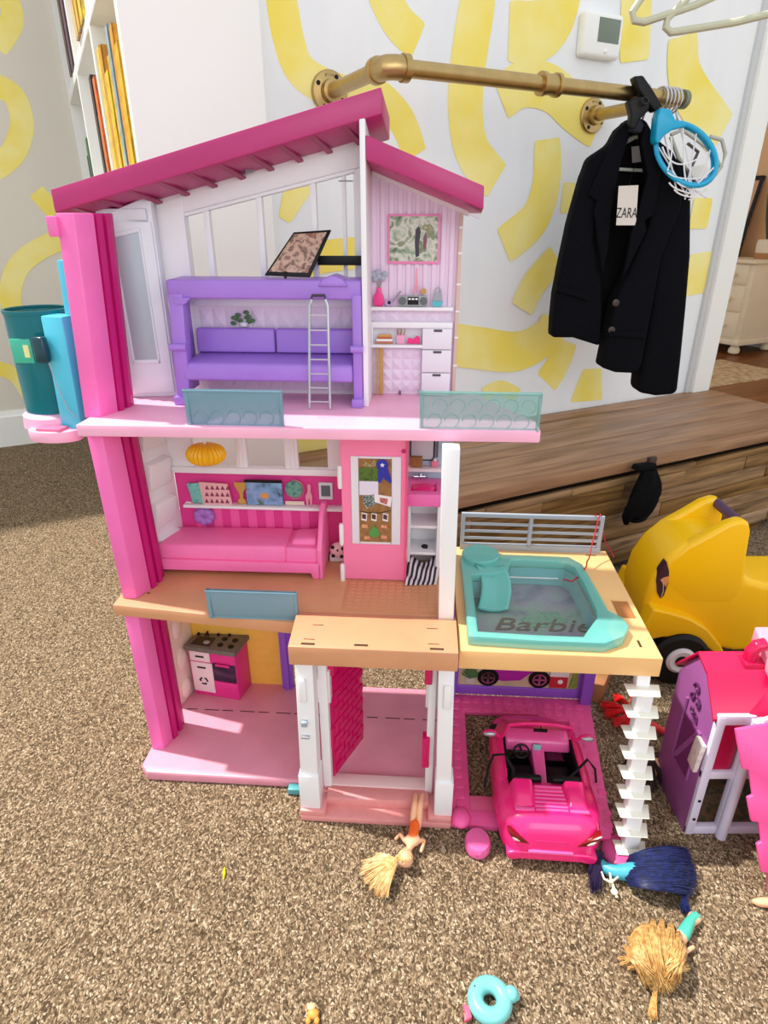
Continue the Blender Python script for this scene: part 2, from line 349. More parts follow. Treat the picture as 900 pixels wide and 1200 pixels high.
# ------------------------------------------------------------------ wooden bench
wtop = wood_mat('bench_top_wood', (128, 88, 56), (172, 126, 86), 1.1, .45, .16)
wfr = wood_mat('bench_front_wood', (98, 72, 46), (176, 138, 96), 1.3, .6, .6)
bn = thing('storage_bench', 'long reclaimed wood storage bench against the mural wall', 'bench', (1.4, 1.42, 0), 'R')
y = 1.188
for i, wv in enumerate((.06, .125, .12, .10, .085)):
    obj('top_plank', MB().box(.50, 2.30, y, y+wv-.0035, 0.362 if i else .352, .385-.0006*(i%2)), wtop, bn, bevel=.0015); y += wv
obj('body_frame', MB().box(.52, 2.28, 1.215, 1.67, .04, .3515), mat('bench_gap_shade', (26, 18, 12), .9, spec=.1), bn)  # frame coloured near-black so the gap under the lid looks shadowed
zz = .04; row = 0
while zz < .322:
    h = random.choice((.036, .042, .05, .046)); h = min(h, .330-zz)
    a = .52-random.random()*.3
    while a < 2.28:
        l = .22+random.random()*.5; a0, a1 = max(a, .52), min(a+l, 2.28)
        if a1-a0 > .02: obj('front_plank', MB().box(a0, a1-.0015, 1.203-random.random()*.004, 1.2145, zz, zz+h-.0015), wfr, bn, bevel=.001)
        a += l
    zz += h
for a in (.56, 2.02): obj('foot', MB().box(a, a+.09, 1.215, 1.30, 0, .04), wfr, bn, bevel=.002)
for a in (.56, 2.02): obj('foot', MB().box(a, a+.09, 1.55, 1.64, 0, .04), wfr, bn, bevel=.002)
# ------------------------------------------------------------------ clothes rail, flanges
rl = thing('clothes_rail', 'brass pipe clothes rail bracketed to the mural wall', 'rail', (1.1, 1.68, 1.285), 'R')
RZ, RNN = 1.285, 1.365
obj('rod', MB().tube([(.72, RNN, RZ), (1.527, RNN, RZ)], .0165, 20), brass, rl)
obj('elbow', MB().tube([(.685+.0, 1.41, RZ), (.685, 1.392, RZ), (.69, 1.374, RZ), (.703, RNN+.001, RZ), (.725, RNN, RZ)], .0225, 20), brass, rl)
for q in ((.725, .733),): obj('collar', MB().tube([(q[0]-.006, RNN, RZ), (q[1], RNN, RZ)], .0255, 20), brass, rl)
obj('collar', MB().tube([(.685, 1.404, RZ), (.685, 1.418, RZ)], .0255, 20), brass, rl)
for a in (1.10,): obj('coupling', MB().tube([(a-.022, RNN, RZ), (a+.022, RNN, RZ)], .021, 20).tube([(a-.026, RNN, RZ), (a-.016, RNN, RZ)], .0245, 20).tube([(a+.016, RNN, RZ), (a+.026, RNN, RZ)], .0245, 20), brass, rl)
for a in (.685, 1.522):
    obj('arm', MB().tube([(a, 1.395 if a < 1 else RNN, RZ), (a, 1.665, RZ)], .0165, 20), brass, rl)
    fl = obj('flange', MB().lathe([(.046, 1.679), (.046, 1.672), (.043, 1.669), (.026, 1.667), (.024, 1.648), (.017, 1.647)], (a, 0, RZ), 32, 'y'), brass, rl)
    for k in range(4):
        t = math.pi/4+k*math.pi/2+.3
        obj('screw_hole', MB().lathe([(.0055, 1.6705), (.0055, 1.6675), (.0005, 1.6672)], (a+.0345*math.cos(t), 0, RZ+.0345*math.sin(t)), 12, 'y'), dark, fl)
    obj('stamped_letters', text_mesh('KLH', .012, .0006, Matrix.Translation((a-.002, 1.6683, RZ+.032)) @ Matrix.Rotation(math.pi/2, 4, 'X')), mat('brass_dark', (96, 78, 46), .5, metal=.6), fl)
# ------------------------------------------------------------------ thermostat
th = thing('thermostat', 'white wall thermostat with a grey green screen', 'thermostat', (1.50, 1.68, 1.475), 'R')
obj('case', MB().box(1.432, 1.575, 1.648, 1.68, 1.42, 1.525), paint_w, th, bevel=.012, seg=4)
obj('screen', MB().box(1.482, 1.560, 1.6465, 1.65, 1.456, 1.512), mat('lcd', (118, 130, 116), .2), th, bevel=.001)
obj('button', MB().sphere((1.515, 1.648, 1.436), (.008, .004, .005), 12, 8), paint_w, th)
# ------------------------------------------------------------------ the dollhouse (house coordinates: x right, y back, z up)
DH = thing('dollhouse', 'three-storey pink toy dollhouse standing open on the carpet', 'dollhouse', (0, .2, 0), 'H')
def D(name, mb, m, par=None, **k): return obj(name, mb, m, par or DH, **k)
# ground storey
gf = D('ground_floor', MB().prism([(-.318,.068),(-.006,.068),(-.006,.052),(.275,.052),(.275,.345),(-.335,.345),(-.335,.085)], 'z', .0, .022), ground_m, bevel=.004)
for i in range(14): D('hinge_slot', MB().box(-.30+i*.04, -.276+i*.04+.008*(i % 2), .2445, .2465, .0218, .0226), slot_m, gf)
D('hinge_tab', MB().box(-.035, -.006, .05, .066, .002, .016), mat('teal_plastic', (86, 168, 172), .4), gf, bevel=.002)
pb = D('porch_base', MB().prism([(0,-.004),(.275,-.004),(.275,.052),(0,.052)], 'z', 0, .014), step_m, bevel=.003)
D('post_plinth', MB().box(-.001, .046, -.003, .05, .013, .026), step_m, pb, bevel=.003)
D('post_plinth', MB().box(.232, .275, -.003, .05, .013, .026), step_m, pb, bevel=.003)
D('step', MB().box(.044, .234, .022, .052, .013, .034), step_m, pb, bevel=.003)
D('threshold', MB().box(.036, .240, .05, .078, .02, .036), mat('threshold_pink', (240, 205, 205), .4), pb, bevel=.002)
for (x0, x1, t0, t1) in ((.002, .034, .006, .036), (.246, .273, .240, .266)):
    p = D('porch_post', MB().hexa([(x0,.006,.025),(x1,.006,.025),(x1,.04,.025),(x0,.04,.025),(t0,.012,.352),(t1,.012,.352),(t1,.046,.352),(t0,.046,.352)]), white, bevel=.002)
    D('post_sleeve', MB().box(x0-.0025, x1+.0025, .003, .043, .025, .105), white, p, bevel=.002)
    D('switch_plate', MB().box((x0+t0)/2+.007, (x0+t0)/2+.020, .004, .012, .27, .318), white, p, bevel=.003)
D('post_notch', MB().box(.010, .024, .003, .011, .193, .196), mat('grey_gap', (150,150,155), .6))
D('post_button', MB().box(.012, .022, .002, .012, .22, .23), grey_m, bevel=.001)
for x0, x1 in ((.036, .052), (.226, .240)):
    j = D('door_jamb', MB().box(x0, x1, .046, .066, .034, .352), white, bevel=.002)
    D('jamb_hinge', MB().box(x0-.004, x1+.004, .052, .072, .23, .30), mat('hinge_white', (226,222,226), .4), j, bevel=.002)
mag_t = mat('magenta_clear', (216, 14, 104), .2, alpha=.93)
dr = D('front_door', MB().hexa([(.048,.070,.036),(.054,.068,.036),(.100,.170,.036),(.094,.172,.036),(.048,.070,.345),(.054,.068,.345),(.100,.170,.345),(.094,.172,.345)]), mag_t, bevel=.0015)
for r in range(16):
    for k in range(3):
        t = (k+.5*(r % 2))/3.5+.06; u = t+.24
        if u > .98: u = .98
        zb = .045+r*.0175
        x0, y0 = .0535+.046*t, .0675+.102*t; x1, y1 = .0535+.046*u, .0675+.102*u
        D('door_brick', MB().hexa([(x0,y0,zb),(x0+.0022,y0-.001,zb),(x1+.0022,y1-.001,zb),(x1,y1,zb),(x0,y0,zb+.014),(x0+.0022,y0-.001,zb+.014),(x1+.0022,y1-.001,zb+.014),(x1,y1,zb+.014)]), mag_t, dr)
D('door_hinge', MB().box(.04, .062, .058, .07, .285, .345), mag_t, dr, bevel=.002)
D('door_hinge', MB().box(.04, .056, .058, .07, .115, .165), mag_t, dr, bevel=.002)
for z0, z1 in ((.29, .345), (.10, .17)): D('door_catch', MB().box(.219, .232, .040, .06, z0, z1), mag_t, bevel=.002)
# yellow and purple back of the kitchen, white side wall
D('kitchen_back_wall', MB().box(-.325, -.10, .338, .344, .02, .352), mat('kitchen_yellow', (250, 196, 84), .5, var=.03), bevel=.001)
D('purple_post', MB().box(-.103, -.078, .325, .345, .02, .352).box(-.096, -.085, .32, .326, .02, .352), dpurple, bevel=.002)
sw = D('kitchen_side_wall', MB().hexa([(-.330,.250,.02),(-.318,.246,.02),(-.300,.335,.02),(-.312,.338,.02),(-.334,.250,.352),(-.322,.246,.352),(-.304,.335,.352),(-.316,.338,.352)]), mat('warm_white', (244, 226, 214), .5), bevel=.002)
for z in (.05, .13, .21, .29): D('wall_bump', MB().sphere((-.312, .285, z), (.009, .022, .026), 12, 8), MATS['warm_white'], sw)
# pillars
def pillar(b0, b1, yb, t0, t1, yt, z0, z1, dep=.035, ch=.014):
    P = lambda x0, x1, y: [(x0, y), (x1, y), (x1+ch, y+dep), (x0+.004, y+dep)]
    a = P(b0, b1, yb); c = P(t0, t1, yt)
    p = D('pillar', MB().hexa([(*q, z0) for q in a]+[(*q, z1) for q in c]), pinkp, bevel=.002)
    xs, ys, xt, yt2 = b1+ch, yb+dep, t1+ch, yt+dep
    w2 = D('pillar_web', MB().hexa([(xs-.03,ys-.004,z0),(xs-.004,ys-.004,z0),(xs+.006,ys+.05,z0),(xs-.02,ys+.05,z0),(xt-.03,yt2-.004,z1),(xt-.004,yt2-.004,z1),(xt+.006,yt2+.05,z1),(xt-.02,yt2+.05,z1)]), magenta, p, bevel=.001)
    D('web_rib', MB().hexa([(xs-.006,ys+.004,z0),(xs+.002,ys+.002,z0),(xs+.006,ys+.012,z0),(xs-.004,ys+.014,z0),(xt-.006,yt2+.004,z1),(xt+.002,yt2+.002,z1),(xt+.006,yt2+.012,z1),(xt-.004,yt2+.014,z1)]), magenta, p)
    D('web_rib', MB().hexa([(xs-.002,ys+.026,z0),(xs+.006,ys+.024,z0),(xs+.009,ys+.032,z0),(xs,ys+.034,z0),(xt-.002,yt2+.026,z1),(xt+.006,yt2+.024,z1),(xt+.009,yt2+.032,z1),(xt,yt2+.034,z1)]), magenta, p)
    return p
pillar(-.330, -.306, .126, -.338, -.312, .138, .022, .349, .028, .010)
pillar(-.338, -.312, .146, -.348, -.322, .155, .371, .688)
pp = pillar(-.357, -.329, .176, -.345, -.318, .190, .704, 1.012)
D('pillar_tab', MB().box(-.358, -.342, .182, .20, .98, 1.008), pinkp, pp, bevel=.002)
# middle slab and porch roof
s2 = D('middle_floor', MB().prism([(-.348,.125),(-.02,.090),(.0,.088),(.268,.088),(.268,.372),(-.348,.372)], 'z', .348, .371), tan_m, bevel=.002)
pr_ = D('porch_roof', MB().prism([(0,0),(.270,0),(.270,.0885),(-.004,.0885)], 'z', .353, .3895), tan_m, s2, bevel=.002)
D('porch_roof_ramp', MB().hexa([(-.004,.088,.353),(.270,.088,.353),(.270,.13,.353),(-.004,.13,.353),(-.004,.088,.3885),(.270,.088,.3885),(.270,.125,.3712),(-.004,.125,.3712)]), tan_m, s2)
for x, yy_ in ((.02,.006),(.105,.008),(.225,.006)): D('slot', MB().box(x, x+.022, yy_, yy_+.005, .389, .3898), slot_m, pr_)
for x, yy_ in ((.022,.02),(.222,.02),(.03,.06),(.22,.062)): D('slot', MB().box(x, x+.018, yy_, yy_+.0018, .389, .3897), slot_m, pr_)
D('slot', MB().box(-.30, -.296, .165, .169, .3708, .3716), slot_m, s2)
D('doormat_panel', MB().box(.068, .238, .134, .236, .3705, .3722), mat('mat_tan', (208, 146, 104), .5), s2, bevel=.0006)
for i in range(11):
    for k in range(8):
        x0 = .074+i*.0148; y0 = .139+k*.012
        D('mat_brick', MB().hexa([(x0,y0,.3718),(x0+.011,y0+.003,.3718),(x0+.012,y0+.0095,.3718),(x0+.001,y0+.0065,.3718),(x0,y0,.3728),(x0+.011,y0+.003,.3728),(x0+.012,y0+.0095,.3728),(x0+.001,y0+.0065,.3728)]), tan_m, MATS and s2)
# railing on the middle slab
def railing(x0, x1, y0, z0, z1, m, lean=.004, emb='scallop'):
    r = D('railing_panel', MB().hexa([(x0,y0,z0),(x1,y0,z0),(x1,y0+.006,z0),(x0,y0+.006,z0),(x0-lean,y0-.004,z1),(x1+lean*.3,y0-.004,z1),(x1+lean*.3,y0+.002,z1),(x0-lean,y0+.002,z1)]), m, bevel=.0015)
    e = .004
    D('railing_rim', MB().box(x0-lean, x1, y0-.005, y0+.004, z1-e, z1).box(x0, x1, y0-.001, y0+.0068, z0, z0+e).box(x0-lean*.6, x0+e, y0-.004, y0+.0045, z0, z1).box(x1-e, x1+lean*.3, y0-.004, y0+.0045, z0, z1), m, r, bevel=.001)
    if emb == 'scallop':
        n = max(3, int((x1-x0)/.03))
        for rw in range(2):
            for i in range(n):
                cx = x0+.014+(x1-x0-.02)*(i+.25+.5*rw*.6)/n; cz = z0+.016+rw*.024
                D('scallop', MB().tube([(cx+.011*math.cos(t), y0-.0015, cz+.011*math.sin(t)) for t in [k*math.pi/8 for k in range(-3, 9)]], .0009, 5), m, r)
    return r
railing(-.157, -.003, .098, .370, .428, rail_b, emb=None)
# middle storey walls
pinkwall = mat('bedroom_magenta', (224, 60, 144), .5)
bw = D('bedroom_back_wall', MB().box(-.288, .055, .338, .344, .371, .552), pinkwall)
strip_m = mat('bedroom_stripe', (242, 92, 166), .5)
for i in range(8): D('wall_stripe', MB().box(-.255+i*.036, -.237+i*.036, .3366, .3385, .375, .478), strip_m, bw)
D('wall_ledge', MB().box(-.272, .052, .318, .340, .4785, .4845), white, bw, bevel=.001)
D('wall_cornice', MB().box(-.290, .056, .326, .345, .550, .563), white, bw, bevel=.002)
D('window_post', MB().box(-.300, -.243, .332, .345, .555, .688), white, bw, bevel=.002)
for x0, x1 in ((-.158,-.136), (-.062,-.036), (.022, .058)): D('window_post', MB().box(x0, x1, .332, .345, .560, .688), white, bw, bevel=.002)
for x0 in (-.150, -.048): D('window_mullion_rib', MB().box(x0, x0+.006, .328, .333, .563, .688), white, bw)
cur_m = mat('grey_white_curtain', (214, 212, 208), .7)
sd_ = D('bedroom_side_wall', MB().hexa([(-.326,.236,.371),(-.316,.232,.371),(-.284,.336,.371),(-.296,.340,.371),(-.334,.236,.688),(-.322,.232,.688),(-.292,.336,.688),(-.304,.340,.688)]), white, bevel=.002)
for z in (.41, .485, .565, .645):
    D('climbing_bump', MB().hexa([(-.312,.262,z-.03),(-.306,.262,z-.03),(-.288,.318,z-.03),(-.294,.318,z-.03),(-.316,.262,z+.028),(-.298,.262,z+.022),(-.280,.316,z+.022),(-.298,.318,z+.028)]), white, sd_, bevel=.006, seg=3)
# printed items on the bedroom wall
def flat(name, poly, m, par, y0, d=.0015, **k): return D(name, MB().prism(poly, 'y', y0-d, y0), m, par, **k)
Y2 = .3365
def rect(x0, x1, z0, z1): return [(x0,z0),(x1,z0),(x1,z1),(x0,z1)]
ps = flat('printed_cushion', [(-.255,.487),(-.222,.485),(-.225,.53),(-.262,.528)], picture_mat('teal_print', [(60,150,150),(130,200,190),(90,180,170)], 180), bw, .3300, .004, bevel=.0015)
pc = flat('printed_cushion', [(-.232,.482),(-.172,.485),(-.178,.530),(-.236,.533)], mat('cushion_pink', (232, 176, 178), .7), bw, .327, .004, bevel=.0015)
for r in range(3):
    for k in range(5): flat('cushion_triangle', [(-.228+k*.0105+r*.002,.489+r*.0145),(-.2195+k*.0105+r*.002,.489+r*.0145),(-.224+k*.0105+r*.002,.498+r*.0145)], mat('maroon', (136,54,84), .7), pc, .3229, .0006)
gold = mat('gold_print', (196, 150, 70), .4)
flat('printed_trophy', [(-.162,.486),(-.146,.486),(-.146,.494),(-.151,.498),(-.150,.510),(-.142,.524),(-.141,.532),(-.167,.532),(-.166,.524),(-.158,.510),(-.157,.498),(-.162,.494)], gold, bw, .330)
aq = flat('printed_aquarium', rect(-.143,-.070,.486,.536), picture_mat('aquarium_print', [(60,90,90),(110,150,190),(140,170,215),(90,110,90)], 40), bw, .332, .006, bevel=.001)
flat('aquarium_lid', rect(-.144,-.069,.534,.54), dark, aq, .326, .001)
flat('goldfish', circ(-.106,.506,.008,.006,10)+[], mat('goldfish_orange', (230,150,60), .5), aq, .3258, .0006)
flat('globe_base', rect(-.066,-.028,.486,.494), mat('globe_base_cream', (226,206,190), .5), bw, .331)
flat('printed_globe', circ(-.047,.520,.0175,n=18), picture_mat('globe_print', [(60,120,110),(110,170,150),(60,100,110)], 90), bw, .331, .002)
D('globe_ring', MB().tube([(-.047+.020*math.cos(t),.329,.520+.020*math.sin(t)) for t in [k*.28-1.9 for k in range(14)]], .0012, 6), mat('globe_ring_rose', (190,130,130), .4, metal=.4), bw)
flat('printed_doll_figure', [(x_-.034, z_) for x_, z_ in [(.011,.486),(.014,.486),(.015,.500),(.017,.500),(.018,.486),(.021,.486),(.023,.506),(.020,.516),(.021,.528),(.018,.532),(.014,.530),(.014,.516),(.009,.506)]], mat('doll_print', (226,150,170), .5), bw, .331)
fr = flat('photo_frame', rect(.002,.029,.498,.534), mat('frame_white', (214,220,222), .5), bw, .336, .002)
flat('photo_in_frame', rect(.0065,.0245,.505,.528), mat('photo_grey', (90,104,110), .4), fr, .334, .0006)
# rosette flower cushion print and football print
lf = D('rosette', MB().sphere((-.236,.331,.455), (.022,.004,.020), 16, 8), mat('lilac_rosette', (150, 96, 176), .6), bw)
for k in range(7):
    t = k*.9; D('rosette_petal', MB().sphere((-.236+.013*math.cos(t),.327,.455+.011*math.sin(t)), (.0085,.003,.0075), 10, 6), mat('lilac_petal', (168, 116, 196), .6), lf)
fb = D('printed_football', MB().sphere((.042,.296,.405), (.017,.010,.017), 18, 10), mat('football_pink', (232, 190, 190), .5), bw)
for dx, dz in ((0,.003),(.011,.008),(-.010,.010),(.008,-.010),(-.009,-.009)): D('football_patch', MB().lathe([(.0045,.2880),(.004,.2868),(.0005,.2860)], (.042+dx,0,.405+dz), 5, 'y'), dark, fb)
D('corner_cabinet', MB().box(.022,.060,.308,.338,.371,.386), white, bevel=.002)
# lamp
lmp = mat('lamp_yellow', (246, 190, 20), .4, var=.06, scale=40)
pl = MB()
def lamp_pt(u, v):
    a = 2*math.pi*u; t = math.pi*(v-.5); r = .036*math.cos(t)**.75*(1+.05*math.cos(a*26)) if abs(v-.5) < .499 else .001
    return (-.201+r*math.cos(a), .29+r*.8*math.sin(a), .604+.021*math.sin(t))
pl.sheet(lamp_pt, 156, 14)
lp = D('pendant_lampshade', pl, lmp)
D('lamp_stem', MB().tube([(-.201,.29,.62),(-.201,.29,.688)], .0025, 8), white, lp)
# pinboard wall door
doorm = mat('door_pink', (255, 136, 182), .4)
pd = D('pinboard_door', MB().box(.060, .1785, .240, .250, .373, .687), doorm, bevel=.0015)
D('door_edge', MB().box(.1765, .1800, .236, .242, .373, .687), mat('door_edge_rose', (240,84,140), .4), pd)
D('door_hole', MB().lathe([(.004,.2395),(.004,.2385),(.0004,.2385)], (.172,0,.636), 12, 'y'), magenta, pd)
for z in (.585, .47, .385): D('white_hinge', MB().lathe([(.0035,-.022),(.0045,-.018),(.0045,.018),(.0035,.022)], (.058,.238,z), 10), white, pd)
pbm = mat('cork', (150, 108, 62), .8, var=.2, scale=120)
fr2 = D('pinboard_frame', MB().box(.078, .168, .236, .2405, .452, .626), mat('pinboard_white', (232, 230, 240), .4), pd, bevel=.0015)
D('frame_groove', MB().box(.092,.0935,.2352,.2362,.454,.624).box(.150,.1515,.2352,.2362,.454,.624), grey_m, fr2)
pbd = D('cork_board', MB().box(.0925, .1515, .2345, .2362, .458, .622), pbm, fr2)
def pin(name, poly, m, y=.2345): return flat(name, poly, m, fr2, y, .0009)
pin('leaf_card', rect(.0935,.1275,.580,.606), picture_mat('leaf_print', [(40,64,26),(90,120,50),(70,100,30)], 160))
pin('note_card', rect(.0935,.1275,.553,.580), mat('note_lilac', (226,220,240), .6))
pin('bow_card', [(.100,.610),(.104,.618),(.113,.612),(.122,.621),(.124,.611),(.112,.607)], picture_mat('bow_print', [(60,30,40),(180,170,110),(110,40,60)], 260))
pin('film_card', [(.098,.550),(.122,.556),(.126,.536),(.104,.526)], picture_mat('film_print', [(30,34,36),(90,110,110),(230,230,225)], 300))
pin('photo_card', [(.120,.556),(.152,.551),(.150,.531),(.121,.540)], mat('photo_white', (238,230,236), .5), .2338)
pin('photo_picture', [(.130,.549),(.145,.547),(.143,.536),(.131,.540)], picture_mat('photo_print', [(90,40,60),(200,120,110),(120,60,50)], 260), .2330)
for x in (.096, .114, .135):
    q = pin('hanging_photo', [(x,.503),(x+.010,.501),(x+.011,.516),(x+.001,.518)], MATS['photo_white']); pin('hanging_photo_picture', [(x+.0015,.507),(x+.0085,.505),(x+.009,.514),(x+.002,.516)], mat('photo_brown',(80,46,40),.5), .2335)
D('photo_string', MB().tube([(.093,.2338,.521),(.110,.2336,.518),(.128,.2336,.518),(.151,.2338,.524)], .0006, 5), dark, fr2)
pin('lizard_print', [(.110,.480),(.118,.492),(.126,.486),(.130,.474),(.122,.467),(.112,.470)], mat('lizard_green', (80,150,70), .6), .2338)
for ax, az in ((.102,.490),(.138,.490),(.106,.466),(.138,.468)): pin('lizard_leg', [(ax-.006,az-.002),(ax+.006,az-.003),(ax+.005,az+.004),(ax-.005,az+.005)], picture_mat('leg_print%d' % int(ax*1000), [(200,80,110),(230,190,120)], 300), .2340)
bl_m = mat('ribbon_blue', (34, 44, 170), .5)
rb = pin('rosette_tails', [(.129,.606),(.138,.606),(.1385,.585),(.150,.577),(.152,.581),(.144,.607),(.138,.608)], bl_m, .2335)
pin('rosette_tail', [(.128,.605),(.136,.605),(.138,.590),(.131,.577),(.127,.580)], bl_m, .2333)
pin('rosette_disc', circ(.135,.612,.0105,n=16), bl_m, .2328)
st = []
for k in range(10):
    r = .0045 if k % 2 == 0 else .002; t = math.pi/2+k*math.pi/5; st.append((.135+r*math.cos(t), .612+r*math.sin(t)))
pin('rosette_star', st, white, .2320)
# bathroom corner
bt = D('bathroom_wall', MB().box(.178, .262, .338, .344, .371, .688), mat('bath_bluegrey', (176, 196, 214), .5), bevel=.001)
D('mirror_print', MB().box(.182, .226, .3345, .339, .585, .688), mat('mirror_grey', (206, 208, 218), .15), bt, bevel=.004)
D('mirror_edge', MB().tube([(.182,.334,.688),(.182,.334,.592),(.187,.334,.586),(.222,.334,.586),(.227,.334,.592),(.227,.334,.688)], .0012, 6), dark, bt)
D('towel_rail_print', MB().box(.231,.2345,.333,.339,.592,.645), mat('grey_rail_dark', (92, 100, 112), .5), bt)
D('bath_shelf', MB().box(.178,.250,.316,.339,.568,.574), white, bt, bevel=.001)
D('basket_print', MB().box(.182,.205,.325,.336,.574,.594), mat('basket_brown', (158,106,60), .7, var=.2, scale=300), bt, bevel=.001)
D('bottle_print', MB().box(.222,.236,.327,.335,.574,.586), mat('bottle_pink', (236,130,160), .5), bt, bevel=.002)
D('bottle_cap', MB().box(.227,.232,.328,.333,.586,.591), white, bt)
D('vanity', MB().box(.180,.186,.265,.338,.371,.528).box(.236,.244,.262,.338,.371,.528).box(.186,.236,.325,.338,.371,.528), white, bevel=.001)
for z in (.415, .472): D('vanity_shelf', MB().box(.180,.238,.268,.326,z,z+.006), white, bevel=.001)
sk = D('sink', MB().ring([(.176,.252),(.248,.252),(.248,.336),(.176,.336)], [(.186,.272),(.232,.272),(.232,.312),(.186,.312)], .524, .549), pinkp, bevel=.003)
D('sink_bowl', MB().sphere((.209,.292,.541), (.025,.021,.012), 18, 8), mat('sink_pink', (236,40,130), .3), sk)
D('faucet', MB().tube([(.200,.325,.549),(.200,.325,.560),(.203,.318,.562)], .002, 8).tube([(.188,.325,.555),(.214,.325,.556)], .0018, 8).sphere((.188,.325,.556),.003,8,6).sphere((.214,.325,.556),.003,8,6), chrome, sk)
D('sink_bracket', MB().box(.170,.180,.244,.254,.505,.556), pinkp, sk, bevel=.002)
D('bathroom_post', MB().hexa([(.240,.100,.372),(.266,.100,.372),(.266,.126,.372),(.240,.126,.372),(.235,.106,.688),(.262,.106,.688),(.262,.134,.688),(.235,.134,.688)]), white, bevel=.002)
# top slab
s3 = D('top_floor', MB().prism([(-.349,.131),(.387,.146),(.387,.20),(.30,.374),(-.349,.374)], 'z', .687, .706), slab_m, bevel=.002)
for i in range(12): D('floor_rib', MB().box(.03+i*.0055, .032+i*.0055, .19, .215, .7055, .7064), slab_m, s3)
D('floor_mark', MB().box(.145,.147,.20,.27,.7055,.7064).box(.145,.20,.2,.202,.7055,.7064), slab_m, s3)
railing(-.168, -.016, .146, .703, .763, rail_b)
railing(.201, .383, .150, .703, .765, rail_g)
# top storey: closet wall with mirror
cl_m = mat('pearl_white', (226, 228, 236), .35, var=.03, scale=30)
cw = D('closet_wall', MB().hexa([(-.341,.304,.706),(-.253,.322,.706),(-.253,.340,.706),(-.341,.325,.706),(-.345,.304,1.004),(-.253,.322,1.040),(-.253,.340,1.040),(-.345,.325,1.012)]), cl_m, bevel=.002)
def cpt(s, z, o=0): return (-.341+.088*s-.004*(1-s)*(z-.706)/.3, .304+.018*s-o, z)
def cquad(s0, s1, z0, z1, o0, o1): return MB().hexa([cpt(s0,z0,o1),cpt(s1,z0,o1),cpt(s1,z0,o0),cpt(s0,z0,o0),cpt(s0,z1,o1),cpt(s1,z1,o1),cpt(s1,z1,o0),cpt(s0,z1,o0)])
cd = D('closet_door', cquad(.12, .97, .714, 1.000, -.001, .004), cl_m, cw, bevel=.0015)
D('mirror', MB().hexa([cpt(.30,.775,.0045),cpt(.74,.775,.0045),cpt(.74,.775,.003),cpt(.30,.775,.003),cpt(.30,.975,.0045),cpt(.74,.985,.0045),cpt(.74,.985,.003),cpt(.30,.975,.003)]), mat('mirror', (186, 194, 204), .3, metal=.35, var=.12, scale=9, stretch=(1,1,.4)), cd)
for s0, s1 in ((.26,.30),(.74,.78)): D('mirror_frame', cquad(s0, s1, .768, .978 if s0 < .5 else .987, .003, .007), cl_m, cd, bevel=.001)
D('mirror_frame', cquad(.26,.78,.768,.775,.003,.007), cl_m, cd, bevel=.001)
D('mirror_frame', MB().hexa([cpt(.26,.975,.007),cpt(.78,.985,.007),cpt(.78,.985,.003),cpt(.26,.975,.003),cpt(.26,.982,.007),cpt(.78,.992,.007),cpt(.78,.992,.003),cpt(.26,.982,.003)]), cl_m, cd, bevel=.001)
for z in (.74,.79,.83,.875,.92,.965): D('closet_hinge', cquad(.02,.075,z,z+.02,.0,.004), cl_m, cw, bevel=.001)
D('closet_top_bracket', MB().box(-.345,-.26,.312,.335,1.002,1.02), cl_m, cw, bevel=.002)
# window wall of the top storey
def ztop(x): return 1.046+(x+.386)*.249
tw = D('window_wall_panel', MB().box(-.255, .104, .356, .366, .706, .872), white)
D('window_wall_post', MB().prism([(-.258,.872),(-.208,.872),(-.208,ztop(-.208)-.052),(-.258,ztop(-.258)-.052)], 'y', .345, .368), white, tw, bevel=.002)
D('window_wall_post', MB().prism([(.080,.872),(.104,.872),(.104,ztop(.104)-.052),(.080,ztop(.080)-.052)], 'y', .352, .366), white, tw, bevel=.002)
D('window_wall_inner_post', MB().prism([(.060,.872),(.066,.872),(.066,1.098),(.060,1.096)], 'y', .354, .366), white, tw)
D('window_notch', MB().prism(rect(.055,.078,1.06,1.062)+[], 'y', .354, .364), grey_m, tw)
D('window_wall_header', MB().prism([(-.258,ztop(-.258)-.075),(.104,ztop(.104)-.085),(.104,ztop(.104)-.045),(-.258,ztop(-.258)-.045)], 'y', .346, .368), white, tw, bevel=.002)
D('window_wall_header_ledge', MB().prism([(-.215,ztop(-.215)-.082),(.084,ztop(.084)-.090),(.084,ztop(.084)-.083),(-.215,ztop(-.215)-.074)], 'y', .350, .366), white, tw, bevel=.001)
for x in (-.172, -.080, .012): D('window_mullion', MB().prism([(x-.005,.872),(x+.005,.872),(x+.005,ztop(x)-.07),(x-.005,ztop(x)-.07)], 'y', .352, .366), white, tw, bevel=.001)
D('window_sill', MB().box(-.256,.104,.346,.368,.864,.876), white, tw, bevel=.001)
quilt = mat('lilac_quilt', (232, 214, 234), .5)
def quilt_panel(x0, x1, z0, z1, y, nx, nz, par):
    dx, dz = (x1-x0)/nx, (z1-z0)/nz
    for i in range(nx):
        for k in range(nz):
            ax, az = x0+i*dx, z0+k*dz; c = (ax+dx*.5, y-.0035, az+dz*.5)
            D('quilt_tile', MB().add([(ax,y,az),(ax+dx,y,az),(ax+dx,y,az+dz),(ax,y,az+dz),c], [(0,1,4),(1,2,4),(2,3,4),(3,0,4),(3,2,1,0)]), quilt, par, smooth=0)
quilt_panel(-.205, .080, .822, .862, .3555, 12, 1, tw)
quilt_panel(-.205, .080, .712, .750, .3555, 12, 1, tw)
# divider between the top rooms
D('divider_wall', MB().prism([(.270,.706),(.366,.706),(.366,1.12),(.262,1.137)], 'x', .0995, .1085), white, bevel=.0015)
